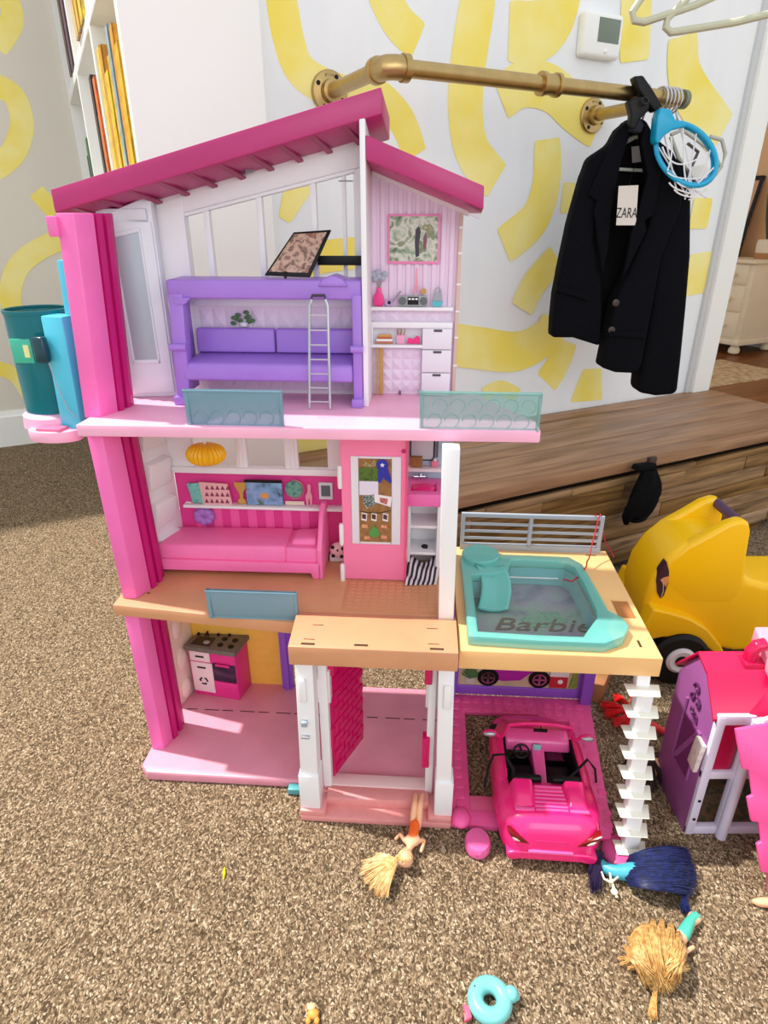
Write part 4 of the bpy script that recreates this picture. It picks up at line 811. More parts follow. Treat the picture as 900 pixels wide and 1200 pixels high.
# striped cloth and little shoe in the bathroom
stc = MB()
def cloth(u, v): return (.179+.064*u, .222+.056*v+.008*u, .3735+(.034*v**1.3+.006*math.sin(v*9+u*4)*math.sin(math.pi*v))*(.75+.25*math.sin(u*7+1)))
cs = thing('striped_doll_garment', 'black and white striped doll garment crumpled on the bathroom floor', 'doll clothes', (.21,.255,.372), 'H')
ca, cb2 = MB(), MB()
for k in range(14):
    f = lambda u, v, k=k: cloth(((k+u)/14+.25*(v-.5)*.6) % 1.0 if 0 else min(1,max(0,(k+u)/14+.18*(v-.5))), v)
    (ca if k % 2 else cb2).sheet(f, 2, 14)
obj('white_stripes', ca, mat('cloth_white', (226,216,220), .8), cs, thick=.001); obj('dark_stripes', cb2, mat('cloth_navy', (44,30,46), .8), cs, thick=.001)
single('doll_shoe', MB().sphere((.214,.285,.4255), (.007,.004,.0045), 10, 6).box(.216,.2195,.283,.287,.4212,.426), dark, 'tiny black doll shoe on the white bathroom shelf', 'doll shoe', (.214,.285,.421), 'H')
# ------------------------------------------------------------------ pink convertible
cr_ = thing('toy_car', 'hot pink toy convertible with black seats parked on the garage mat', 'toy car', (.2835, .723, 0), 'W', rotz=-math.radians(4.2), local=True)
car_m = mat('car_pink', (246, 36, 124), .25, coat=.4); car_d = mat('car_pink_pearl', (246, 96, 168), .3, coat=.3)
def half(y):    # half width along the length
    t = y/.305; return .083*min(1, .86+.9*t)*(1-.16*max(0, (t-.55)/.45)**2)-(.012*max(0, .06-t)/.06)
def topz(x, y):
    t = y/.305; b = .088+.006*math.sin(math.pi*min(1, t/.35)) if t < .36 else (.092-.008*(t-.36) if t < .68 else .087-.040*((t-.68)/.32)**1.6)
    if t < .06: b -= .018*(1-t/.06)**2
    return b-.016*(abs(x)/half(y))**4
body = MB(); NU, NV = 20, 34; grid = {}
for j in range(NV+1):
    y_ = .305*j/NV
    for i in range(NU+1):
        u = -1+2*i/NU; x_ = u*half(y_); grid[i, j] = len(body.V); body.V.append((x_, y_, topz(x_, y_)))
def open_cell(i, j):
    y_ = .305*(j+.5)/NV; u = -1+2*(i+.5)/NU; return .088 < y_ < .206 and abs(u) < .78
for j in range(NV):
    for i in range(NU):
        if not open_cell(i, j): body.F.append((grid[i,j], grid[i+1,j], grid[i+1,j+1], grid[i,j+1]))
ring_ = [(i,0) for i in range(NU+1)]+[(NU,j) for j in range(1,NV+1)]+[(i,NV) for i in range(NU-1,-1,-1)]+[(0,j) for j in range(NV-1,0,-1)]
lv_ = [ring_]; prev = [grid[q] for q in ring_]
for (ins, zf) in ((-.004, .62), (-.006, .42), (-.003, .28), (.006, .2), (.012, .18)):
    cur = []
    for q in ring_:
        x_, y_, z_ = body.V[grid[q]]; cx, cy = x_/half(y_) if half(y_) else 0, (y_-.1525)/.1525
        ex = 1 if abs(cx) > .99 else 0; ey = 1 if (q[1] in (0, NV)) else 0
        zz_ = z_*zf
        wheel = max(0, 1-abs(y_-.055)/.034, 1-abs(y_-.245)/.034) if ex else 0
        zz_ = max(zz_, min(z_*.62, .052*math.sqrt(max(0, 1-(1-wheel)**2)))) if wheel > 0 else zz_
        cur.append(len(body.V)); body.V.append((x_-ins*cx*ex, y_-ins*(1 if cy > 0 else -1)*ey, zz_))
    m_ = len(cur)
    for k in range(m_): body.F.append((prev[k], prev[(k+1) % m_], cur[(k+1) % m_], cur[k]))
    prev = cur
obj('body_shell', body, car_m, cr_, smooth=50, thick=.002)
obj('cockpit_tub', MB().box(-.062,.062,.086,.206,.022,.026).box(-.066,-.062,.086,.206,.022,.084).box(.062,.066,.086,.206,.022,.084).box(-.062,.062,.084,.088,.022,.086), mat('tub_black', (8,7,8), .7, spec=.2), cr_)
for sx_ in (-1, 1):
    s_ = obj('seat', MB().hexa([(sx_*.034-.024,.092,.03),(sx_*.034+.024,.092,.03),(sx_*.034+.024,.165,.03),(sx_*.034-.024,.165,.03),(sx_*.034-.024,.092,.05),(sx_*.034+.024,.092,.05),(sx_*.034+.024,.165,.056),(sx_*.034-.024,.165,.056)]), dark, cr_, bevel=.005, seg=3)
    obj('seat_back', MB().hexa([(sx_*.034-.027,.094,.05),(sx_*.034+.027,.094,.05),(sx_*.034+.027,.110,.05),(sx_*.034-.027,.110,.05),(sx_*.034-.025,.088,.102),(sx_*.034+.025,.088,.102),(sx_*.034+.025,.100,.102),(sx_*.034-.025,.100,.102)]), dark, s_, bevel=.004, seg=3)
    obj('headrest_hump', MB().hexa([(sx_*.045-.020,.030,.088),(sx_*.045+.020,.030,.088),(sx_*.045+.022,.088,.088),(sx_*.045-.022,.088,.088),(sx_*.045-.012,.042,.097),(sx_*.045+.012,.042,.097),(sx_*.045+.016,.085,.107),(sx_*.045-.016,.085,.107)]), car_m, cr_, bevel=.004, seg=3)
    obj('hump_highlight_trim', MB().box(sx_*.046-.016,sx_*.046+.016,.028,.034,.0905,.0945), car_d, cr_, bevel=.001)
    mrr = obj('side_mirror', MB().sphere((sx_*.092,.196,.100), (.015,.007,.007), 14, 8).tube([(sx_*.072,.198,.09),(sx_*.084,.197,.098)], .003, 8), car_m, cr_)
    obj('mirror_glass', MB().sphere((sx_*.093,.1915,.1005), (.012,.004,.0055), 14, 8), silver, mrr)
    tl = obj('tail_light', MB().prism([(sx_*.078,.078),(sx_*.071,.066),(sx_*.058,.054),(sx_*.038,.051),(sx_*.050,.062)], 'y', -.004, .012), mat('tail_red', (128, 16, 20), .2), cr_, bevel=.001)
    obj('light_lens', MB().prism([(sx_*.069,.0665),(sx_*.065,.0600),(sx_*.055,.0575),(sx_*.062,.0640)], 'y', -.0055, .0), mat('lens_white', (236,220,210), .2), tl, bevel=.0005)
    sb = [(sx_*.060,.094,.090),(sx_*.056,.112,.095),(sx_*.070,.135,.108),(sx_*.090,.140,.100),(sx_*.100,.128,.075),(sx_*.105,.112,.045)] if sx_ < 0 else [(sx_*.030,.10,.080),(sx_*.058,.118,.096),(sx_*.080,.136,.106),(sx_*.092,.125,.095),(sx_*.094,.112,.075)]
    obj('seat_belt', MB().tube(sb, .0028, 6, flat=.35), dark, cr_)
    for yw in (.055, .245):
        wh = obj('wheel', MB().lathe([(.016,-.010),(.030,-.010),(.033,-.006),(.033,.006),(.030,.010),(.016,.010)], (sx_*.073,yw,.033), 24, 'x'), dark, cr_)
        obj('wheel_rim', MB().lathe([(.017,-.0105),(.017,.0105)], (sx_*.073,yw,.033), 16, 'x'), silver, wh)
obj('console', MB().hexa([(-.010,.092,.03),(.010,.092,.03),(.013,.200,.03),(-.013,.200,.03),(-.008,.094,.052),(.008,.094,.052),(.013,.200,.078),(-.013,.200,.078)]), car_d, cr_, bevel=.002)
obj('dashboard', MB().hexa([(-.064,.186,.066),(.064,.186,.066),(.064,.212,.066),(-.064,.212,.066),(-.060,.194,.088),(.060,.194,.088),(.060,.222,.094),(-.060,.222,.094)]), car_d, cr_, bevel=.005, seg=3)
obj('dash_badge', MB().box(-.010,.006,.1835,.188,.070,.086), mat('badge_teal', (150,206,206), .3), cr_, bevel=.002)
obj('steering_wheel', MB().tube([(-.034+.014*math.cos(t),.170+.004*math.sin(t),.083+.013*math.sin(t)) for t in [k*math.pi/9 for k in range(18)]], .002, 6, True).tube([(-.048,.170,.083),(-.020,.170,.083)], .002, 6).tube([(-.034,.170,.083),(-.034,.190,.078)], .002, 6), dark, cr_)
obj('windshield_frame', MB().tube([(-.068,.198,.090),(-.058,.190,.128),(-.030,.186,.137),(0,.185,.139),(.030,.186,.137),(.058,.190,.128),(.068,.198,.090)], .0034, 8), car_m, cr_)
obj('windshield', MB().sheet(lambda u, v: ((-1+2*u)*(.070*(1-v)+.057*v), .186+.058*(1-v)-.004*(1-abs(2*u-1))+.006*abs(2*u-1)*v, .093+.043*v*(1-.25*abs(2*u-1)**3)), 14, 8), mat('windshield_pink', (236, 60, 120), .12, alpha=.45), cr_, thick=.0015)
obj('rear_view_mirror', MB().box(-.013,.013,.182,.186,.121,.127).box(-.001,.001,.183,.187,.127,.138), dark, cr_, bevel=.001)
for k in range(6): obj('deck_louvre', MB().box(-.024-.0008*k,.024+.0008*k,.080-k*.008-.0045,.080-k*.008,.0920,.0965-.0003*k), car_d, cr_, bevel=.001)
obj('louvre_end', MB().box(-.027,.027,.029,.0335,.0905,.0945), car_d, cr_, bevel=.001)
obj('number_plate', MB().box(-.030,.026,-.0035,.004,.052,.060), car_m, cr_, bevel=.002)
obj('rear_bumper', MB().prism([(-.074,.018),(-.066,.014),(-.052,.018),(.050,.018),(.064,.014),(.074,.018),(.076,.030),(.06,.036),(-.06,.036),(-.076,.030)], 'y', -.008, .02), car_m, cr_, bevel=.003, seg=3)
obj('bumper_trim', MB().box(-.040,.034,-.010,0,.036,.041), car_d, cr_, bevel=.001)
# ------------------------------------------------------------------ yellow ride-on toy
ye = thing('ride_on_toy', 'large yellow ride-on toy car with a purple grip bar beside the bench', 'ride-on toy', (.86, 1.33, 0), 'W')
yel = mat('yellow_plastic', (255, 200, 6), .32, var=.02, scale=6)
prof = [(.615,.115),(.606,.16),(.602,.21),(.610,.265),(.634,.315),(.668,.350),(.710,.362),(.750,.366),(.780,.356),(.800,.330),(.808,.295),(.826,.262),(.87,.250),(.95,.250),(1.06,.262),(1.12,.285),(1.15,.27),(1.16,.18),(1.14,.075),(.84,.062),(.790,.075),(.765,.10),(.73,.125),(.69,.135),(.645,.13)]
obj('body', MB().prism(prof, 'y', 1.225, 1.375), yel, ye, bevel=.03, seg=5, smooth=60)
side_p = [(.630,.26),(.640,.312),(.668,.346),(.712,.376),(.750,.404),(.775,.413),(.794,.408),(.803,.385),(.808,.33),(.814,.285),(.82,.24),(.80,.20),(.70,.20)]
for y0, y1 in ((1.2243,1.256),(1.345,1.3757)): obj('cowl_side', MB().prism(side_p, 'y', y0, y1), yel, ye, bevel=.019, seg=5, smooth=60)
obj('grip_bar', MB().tube([(.784,1.240,.399),(.784,1.36,.399)], .0115, 16), mat('grip_purple', (88, 58, 92), .5), ye)
for side, y0, y1 in ((0,1.193,1.24),(1,1.36,1.405)):
    obj('fender', MB().prism([(.596,.150),(.610,.205),(.650,.195),(.70,.178),(.745,.150),(.785,.105),(.812,.060),(.800,.058),(.765,.090),(.73,.115),(.69,.128),(.645,.128),(.615,.12)], 'y', y0, y1), yel, ye, bevel=.012, seg=4, smooth=60)
    yc = 1.205 if side == 0 else 1.393; sg = -1 if side == 0 else 1
    for xw in (.690, 1.06):
        wv = obj('wheel', MB().lathe([(.02,-.025),(.062,-.025),(.070,-.018),(.070,.018),(.062,.025),(.02,.025)], (xw,yc,.070), 28, 'y'), dark, ye)
        obj('hub_cap', MB().lathe([(.034,0),(.034,sg*.028),(.027,sg*.033),(.0145,sg*.030),(.0135,sg*.0275)], (xw,yc,.074), 24, 'y'), white, wv)
        obj('hub_bolt', MB().lathe([(.0135,0),(.0135,sg*.0325),(.0005,sg*.034)], (xw,yc,.074), 16, 'y'), dark, wv)
    obj('wheel_well', MB().prism([(.612,.05),(.62,.118),(.645,.130),(.69,.134),(.735,.124),(.765,.095),(.772,.045),(.74,.015),(.64,.015)], 'y', min(yc, yc-sg*.03), max(yc, yc-sg*.03)), dark, ye)
dc = obj('decal', MB().prism([(.630,.312),(.640,.288),(.644,.258),(.640,.225),(.634,.216),(.624,.232),(.617,.262),(.620,.29)], 'y', 1.2215, 1.240), mat('decal_plum', (64,34,44), .4), ye)
obj('decal_flame', MB().prism([(.630,.272),(.642,.276),(.643,.262),(.640,.246),(.636,.256),(.634,.246),(.630,.258),(.624,.266)], 'y', 1.2208, 1.223), mat('decal_orange', (224,150,90), .4), dc)
obj('decal_line', MB().tube([(.626,1.2208,.268),(.633,1.2208,.255),(.636,1.2208,.235),(.634,1.2208,.222)], .0012, 5), mat('decal_grey', (190,170,160), .4), dc)
# ------------------------------------------------------------------ purple toy barn
ba = thing('toy_barn', 'purple and white toy barn with a magenta roof at the right edge', 'toy barn', (.62, .85, 0), 'W')
bpm = mat('barn_purple', (156, 88, 152), .45, var=.05, scale=20); brm = mat('barn_roof', (206, 12, 76), .32); bwm = mat('barn_white', (228, 220, 242), .4)
gab = [(.786,.0),(.918,.0),(.920,.255),(.905,.285),(.868,.327),(.832,.316),(.790,.270)]
gb = obj('gable_wall', MB().prism(gab, 'x', .540, .548), bpm, ba, bevel=.0015)
obj('gable_door', MB().prism([(.815,.10),(.868,.10),(.868,.205),(.815,.205)], 'x', .5375, .541), mat('barn_panel', (112,46,104), .5), gb)
for (p0, p1) in (((.812,.10),(.812,.21)),((.871,.10),(.871,.235)),((.815,.21),(.869,.10)),((.86,.11),(.82,.19))):
    obj('door_brace', MB().tube([(.538,*p0),(.538,*p1)], .0032, 6), bpm, gb)
for k, (cy, cz, r0) in enumerate(((.850,.270,.012),(.838,.248,.011),(.860,.250,.010),(.848,.228,.009),(.832,.222,.008))):
    obj('gable_scroll', MB().tube([(.5385, cy+r0*(1-.1*i)*math.cos(i*.7+k), cz+r0*(1-.1*i)*math.sin(i*.7+k)) for i in range(9)], .0024, 6), mat('scroll_dark', (88,34,84), .5), gb)
wf = obj('shutter', MB().hexa([(.527,.786,.145),(.536,.786,.145),(.538,.815,.145),(.530,.815,.145),(.530,.786,.205),(.540,.786,.205),(.540,.812,.205),(.532,.812,.205)]), mat('shutter_cream', (226,212,206), .5, var=.15, scale=90), ba, bevel=.002)
fx = [(.541,.556),(.594,.612),(.72,.736)]
for x0, x1 in fx: obj('front_post', MB().box(x0, x1, .780, .792, 0, .272), bwm, ba, bevel=.002)
obj('round_post', MB().tube([(.603,.776,.0),(.603,.776,.27)], .009, 12), bwm, ba)
for z0, z1 in ((0,.018),(.135,.152),(.255,.275)): obj('front_beam', MB().box(.541,.90,.781,.793,z0,z1), bwm, ba, bevel=.002)
for z in (.04,.085): obj('post_stud', MB().lathe([(.0028,.7795),(.0028,.7785),(.0003,.778)], (.549,0,z), 10, 'y'), dark, ba)
obj('upper_shutter', MB().box(.560,.590,.787,.791,.152,.255), mat('barn_magenta_clear', (190,10,70), .3), ba)
obj('front_arch', MB().tube([(.60,.778,.262),(.64,.777,.283),(.69,.776,.296),(.75,.776,.30),(.85,.776,.30)], .006, 8), bwm, ba)
obj('arch_band', MB().box(.612,.90,.778,.784,.262,.270), mat('arch_print', (226,190,206), .5, var=.1, scale=150), ba)
obj('upper_floor', MB().box(.548,.90,.792,.915,.138,.146), bwm, ba)
obj('barn_floor', MB().box(.548,.90,.792,.915,.001,.006), picture_mat('hay_print', [(70,60,40),(130,104,84),(60,80,50),(160,120,100)], 40), ba)
obj('back_wall', MB().box(.66,.90,.912,.918,.0,.255), mat('barn_brown', (150,96,80), .6, var=.1, scale=60), ba)
obj('back_wall_upper', MB().box(.548,.90,.9125,.9185,.146,.258), MATS['barn_magenta_clear'], ba)
for k in range(14): obj('grass_tuft', MB().sphere((.622+k*.009,.905-.002*(k % 3),.03+.006*math.sin(k*2.1)), (.008,.006,.018), 8, 6), mat('barn_grass', (74,92,58), .7, var=.3, scale=90), ba)
def rp(pts, x0, x1): return pts
for (a0, a1) in (((.782,.262),(.830,.319)), ((.830,.319),(.868,.332)), ((.868,.332),(.926,.262))):
    t = .006; obj('roof_slope', MB().hexa([(.534,*a0),(.95,*a0),(.95,*a1),(.534,*a1),(.534,a0[0],a0[1]+t),(.95,a0[0],a0[1]+t),(.95,a1[0],a1[1]+t),(.534,a1[0],a1[1]+t)]), brm, ba, bevel=.001)
obj('roof_valley', MB().add([(.585,.782,.268),(.72,.778,.30),(.66,.83,.323),(.80,.83,.325),(.80,.778,.31)], [(0,1,2),(1,4,3,2)]), brm, ba, thick=.003)
obj('chimney', MB().tube([(.612,.85,.322),(.612,.85,.352),(.618,.85,.362),(.632,.85,.366)], .011, 12).box(.598,.640,.835,.865,.318,.336), brm, ba, bevel=.002)
# leaning pink panel and pale pink slab
b0, b1 = Vector((.625,.668,.004)), Vector((.556,.752,.28)); ux = Vector((1,.12,.10)).normalized()*.24; up = (b1-b0); nr = ux.cross(up).normalized()*.006
notch = [(0,0),(.02,.14),(-.02,.15),(-.02,.32),(.015,.33),(.015,.45),(-.03,.46),(-.03,.60),(.01,.61),(.01,.76),(-.03,.77),(-.03,1.0),(1,1.0),(1,0)]
pp_ = [b0+ux*u*1.0+up*v for u, v in notch]
mm = MB(); n = len(pp_); mm.add(pp_+[p+nr for p in pp_], [tuple(range(n)), tuple(range(n,2*n))]+[(i,(i+1)%n,n+(i+1)%n,n+i) for i in range(n)])
lp_ = thing('pink_toy_panel', 'bright pink notched plastic panel leaning on the toy barn front', 'toy panel', b0, 'W')
obj('panel', mm, mat('panel_pink', (250, 88, 160), .4), lp_, bevel=.0012)
ar = [b0+ux*(.12+.05*math.cos(t))*1+up*(.28+.12*math.sin(t))-nr*.05 for t in [k*math.pi/10+math.pi/2 for k in range(11)]]
obj('embossed_arc', MB().tube(ar, .003, 8), MATS['panel_pink'], lp_)
for k in range(2):
    c_ = b0+ux*.17+up*(.24+.09*k); obj('panel_slot', MB().hexa([c_-nr*.12, c_+ux*.12-nr*.12, c_+ux*.12+up*.035-nr*.12, c_+up*.035-nr*.12, c_+nr*.1, c_+ux*.12+nr*.1, c_+ux*.12+up*.035+nr*.1, c_+up*.035+nr*.1]), MATS['barn_magenta_clear'], lp_)
q = [Vector(v) for v in ((.626,.80,.336),(.79,.80,.336),(.81,.90,.366),(.640,.90,.366))]
t_ = Vector((0,0,-.03))
single('pale_pink_slab', MB().hexa([v+t_*(.6 if i in (0,1) else 1) for i, v in enumerate(q)]+q), mat('pale_pink_matte', (246, 160, 186), .5), 'pale pink plastic piece lying across the toy barn roof', 'toy panel', (.70,.86,.345), bevel=.003)
# ------------------------------------------------------------------ dolls
def skin_body(name, joints, edges, radii, m, parent, sub=2):
    me = bpy.data.meshes.new(name); b = BASE[parent.name]
    me.from_pydata([tuple(Vector(j)-b) for j in joints], edges, []); me.materials.append(m)
    o = bpy.data.objects.new(name, me); link(o, name, parent); BASE[o.name] = b
    md = o.modifiers.new('skin', 'SKIN'); md.use_smooth_shade = True
    sv = me.skin_vertices[0].data
    for i, r in enumerate(radii): sv[i].radius = r if isinstance(r, tuple) else (r, r); sv[i].use_root = (i == 0)
    md2 = o.modifiers.new('sub', 'SUBSURF'); md2.levels = sub; md2.render_levels = sub
    return o
def bez(p, n=9):
    p = [Vector(v) for v in p]; out = []
    for k in range(n):
        t = k/(n-1); q = p[:]
        while len(q) > 1: q = [q[i]*(1-t)+q[i+1]*t for i in range(len(q)-1)]
        out.append(q[0])
    return out
def hair(parent, m, locks, name='hair', jit=.004, per=14, r=.0017, seed=1):
    rg = random.Random(seed); mb = MB(); per *= 5; r *= .45
    for L in locks:
        L = [Vector(v) for v in L]
        for k in range(per):
            spread = [Vector((rg.uniform(-1,1), rg.uniform(-1,1), rg.uniform(-.6,1)))*jit*(.45+.6*i) for i in range(len(L))]
            pts = [v+s for v, s in zip(L, spread)]
            for p_ in pts: p_.z = max(p_.z, .003)
            bp_ = bez(pts, 9); mb.tube(bp_, [r*(.25,.75,1,1,1,1,.9,.7,.3)[i] for i in range(9)], 5)
    return obj(name, mb, m, parent, smooth=60)
blond = mat('doll_blond', (242, 208, 148), .45, rgb2=(220, 168, 104), scale=120); blond2 = mat('doll_gold_hair', (226, 186, 116), .45, rgb2=(176, 126, 66), scale=120)
navy = mat('doll_navy_hair', (20, 34, 98), .45, rgb2=(8, 14, 52), scale=150); orange = mat('doll_orange', (246, 104, 30), .5)
# blond doll on the porch step
fx_ = onz(491, 930, .042); hip = onz(487, 966, .024); chest = onz(483, 985, .022); neck = onz(479, 996, .022); head = onz(475, 1006, .024); knee = (fx_+hip)*.5+Vector((0,0,.012))
d1 = thing('blond_doll', 'small blond doll in an orange swimsuit lying head down off the porch step', 'doll', (hip.x, hip.y, 0))
ax = Vector((.007, 0, 0))
J = [hip, chest, neck, head, hip+ax*.8, knee+ax*.7, fx_+ax*.9, hip-ax*.8, knee-ax*.7, fx_-ax*.9, chest+Vector((.013,0,0)), chest+Vector((.022,.004,-.004)), chest+Vector((.014,-.016,-.010)), chest-Vector((.013,0,0)), chest+Vector((-.020,.018,-.006)), chest+Vector((-.030,.012,-.014))]
skin_body('body', J, [(0,1),(1,2),(2,3),(0,4),(4,5),(5,6),(0,7),(7,8),(8,9),(1,10),(10,11),(11,12),(1,13),(13,14),(14,15)], [.009,.009,.005,.009,.0068,.0055,.0036,.0068,.0055,.0036,.0044,.0036,.003,.0044,.0036,.003], skin, d1)
skin_body('swimsuit', [hip+Vector((0,.006,.002)), (hip+chest)/2+Vector((0,0,.002)), chest+Vector((0,-.002,.002))], [(0,1),(1,2)], [.0105,.0098,.0108], orange, d1)
obj('head', MB().sphere(head, (.0135,.014,.014), 16, 12), skin, d1)
tie = onz(466, 1008, .018)
locks = [[head+Vector((.012*math.cos(t),.012*math.sin(t),.004)), head+Vector((.006*math.cos(t),.008*math.sin(t)-.002,.017)), tie] for t in [k*math.pi/6 for k in range(12)]]
hair(d1, blond, locks, 'hair_cap', .003, 9, .0018, 2)
obj('hair_tie', MB().tube([tie+Vector((.002*math.cos(0),.006*math.cos(t),.006*math.sin(t))) for t in [k*.7 for k in range(9)]], .0018, 6, True), white, d1)
for_tail = [[tie, (tie+onz(x, y, .02))/2+Vector((0,0,.010)), onz(x, y, .012)] for x, y in ((428,1012),(426,1022),(430,1032),(436,1040),(443,1046),(450,1049),(440,1006),(452,1012),(447,1030),(436,1020),(444,1040))]
hair(d1, blond, for_tail, 'ponytail', .004, 16, .0016, 3)
# navy haired mermaid doll
d2 = thing('navy_haired_doll', 'mermaid doll with long navy blue hair lying by the white stairs', 'doll', onz(760, 1025))
pA, pB, pC = onz(718, 1022, .014), onz(745, 1022, .018), onz(778, 1015, .026)
skin_body('body', [pB, pC, pA, onz(704, 1014, .012), onz(697, 1004, .008)], [(0,1),(0,2),(2,3),(3,4)], [.015,.012,.012,.009,.012], mat('mermaid_teal', (70,170,190), .4), d2)
skin_body('tail_fin', [onz(703,1012,.012), onz(696,1000,.010), onz(694,1022,.010)], [(0,1),(0,2)], [(.012,.006),(.011,.004),(.012,.004)], mat('tail_purple', (44,26,74), .4), d2)
obj('head', MB().sphere(onz(768,1022,.014), .014, 16, 12), skin, d2)

locks = [[onz(730+abs(q)*.5, 1021+q, .018), onz(755, 1019+q*1.25, .045), onz(790, 1018+q*1.5, .040), onz(808-abs(q-4)*.35, 1022+q*1.25, .010)] for q in (-17,-14,-11,-8,-5,-2,1,4,7,10,13,16)]
hair(d2, navy, locks, 'hair', .005, 26, .0024, 5)
obj('hair_mass', MB().sphere(onz(772,1021,.018), (.050,.026,.017), 20, 10), navy, d2)
hair(d2, navy, [[onz(808,1022,.02), onz(806,1040,.02), onz(800,1056,.012), onz(803,1068,.008)]], 'hair_lock', .003, 30, .0018, 6)
hair(d2, mat('tail_dark_hair', (36,20,60), .5), [[onz(706,1000,.02), onz(700,1018,.014), onz(697,1040,.008)], [onz(702,998,.02), onz(694,1012,.012), onz(696,1030,.008)]], 'tail_hair', .006, 26, .0018, 7)
wt = thing('white_toy_trident', 'tiny cream plastic trident by the navy haired doll', 'toy trident', onz(716, 1035))
iv = mat('ivory_trident', (240,228,200), .4)
obj('shaft', MB().tube([onz(716,1030,.016), onz(719,1040,.010), onz(723,1052,.006)], .0026, 8), iv, wt)
for L in ([(716,1034),(708,1030),(705,1022)], [(716,1034),(715,1024),(713,1020)], [(716,1034),(724,1028),(722,1020)]): obj('prong', MB().tube([onz(x, y, .017) for x, y in L], .0018, 8), iv, wt)
obj('ornament', MB().sphere(onz(720,1045,.010), (.006,.006,.004), 10, 6), iv, wt)
# golden haired doll with teal tail
d3 = thing('golden_haired_doll', 'doll under a heap of golden hair with a teal tail on the carpet', 'doll', onz(772, 1118))
skin_body('body', [onz(780,1112,.014), onz(795,1102,.014), onz(803,1092,.014), onz(809,1080,.012), onz(817,1072,.010), onz(790,1122,.012), onz(804,1115,.010), onz(814,1109,.008)], [(0,1),(1,2),(2,3),(3,4),(0,5),(5,6),(6,7)], [.012,.011,.010,.008,(.012,.004),.004,.0036,.003], skin, d3)
skin_body('mermaid_tail', [onz(797,1101,.015), onz(803,1091,.015), onz(808,1081,.013), onz(814,1074,.011), onz(819,1072,.010)], [(0,1),(1,2),(2,3),(3,4)], [.0115,.0105,.0085,.007,(.009,.005)], mat('tail_teal', (80,190,170), .4), d3)
hc = onz(775, 1098, .05)
arc = [(733,1108),(738,1098),(745,1089),(754,1082),(765,1078),(776,1077),(787,1081),(796,1090),(801,1102),(803,1115)]
hair(d3, blond2, [[onz(x, y+2, .004), onz(x+(772-x)*.10, y+8, .066), onz(x+(772-x)*.45, y+(1150-y)*.6, .05), onz(772+(x-770)*.28, 1148+abs(x-770)*-.06, .010)] for x, y in arc]+[[onz(770,1095,.05), onz(768,1115,.06), onz(770,1135,.035), onz(772,1152,.010)]], 'hair', .0062, 34, .0026, 9)
obj('hair_mass', MB().sphere(onz(769,1113,.020), (.038,.036,.022), 20, 10), blond2, d3)
hair(d3, blond2, [[onz(752,1108,.04), onz(745,1120,.03), onz(738,1126,.014), onz(730,1127,.006)], [onz(785,1125,.03), onz(792,1138,.02), onz(804,1134,.008)], [onz(756,1125,.03), onz(745,1134,.012), onz(738,1133,.006)], [onz(772,1150,.012), onz(765,1166,.006), onz(765,1192,.004)]], 'hair_lock', .003, 22, .002, 10)
obj('head', MB().sphere(onz(775,1104,.026), .02, 16, 12), skin, d3)
# dark haired doll and red doll behind the stairs
d4 = thing('dark_haired_doll', 'dark haired doll lying behind the white stairs beside the barn', 'doll', onz(763, 905))
obj('head', MB().sphere(onz(765,898,.02), (.018,.018,.017), 16, 12), skin, d4)
skin_body('body', [onz(758,912,.014), onz(749,918,.012), onz(738,922,.012)], [(0,1),(1,2)], [.010,.012,.010], mat('doll_brown_dress', (70,40,36), .6), d4)
dk_h = mat('doll_dark_hair', (44,28,26), .5)
hair(d4, dk_h, [[onz(765,890,.036), onz(x, y, .03), onz(x2, y2, .008)] for x, y, x2, y2 in ((755,885,743,890),(768,880,778,888),(758,900,741,905),(771,905,778,915),(755,912,743,920),(748,880,733,900),(765,915,765,925))], 'hair', .005, 18, .002, 12)
d5 = thing('red_haired_doll', 'doll with bright red hair and red legs behind the white stairs', 'doll', onz(745, 842))
redh = mat('doll_red_hair', (224, 22, 26), .5)
skin_body('body', [onz(748,842,.015), onz(762,850,.013), onz(772,854,.012), onz(783,860,.008)], [(0,1),(1,2),(2,3)], [.013,.010,.009,.006], mat('doll_red_legs', (230,50,60), .4), d5)
obj('head', MB().sphere(onz(738,838,.018), .016, 14, 10), skin, d5)
hair(d5, redh, [[onz(738,834,.034), onz(x, y, .03), onz(x2, y2, .010)] for x, y, x2, y2 in ((725,826,708,828),(730,832,712,838),(735,822,722,818),(742,828,745,818),(735,840,722,848),(742,842,735,856),(745,836,752,840))], 'hair', .006, 20, .002, 13)
d6 = thing('half_hidden_doll', 'doll hand and dark red sleeve at the right edge under the pink panel', 'doll', (.612,.646,0))
skin_body('body', [Vector((.612,.652,.010)), Vector((.600,.650,.009)), Vector((.592,.655,.006)), Vector((.640,.64,.012))], [(0,1),(1,2),(0,3)], [.008,.006,.004,.010], skin, d6)
skin_body('sleeve', [Vector((.640,.64,.012)), Vector((.625,.646,.011))], [(0,1)], [.012,.010], mat('sleeve_maroon', (130,36,40), .6), d6)
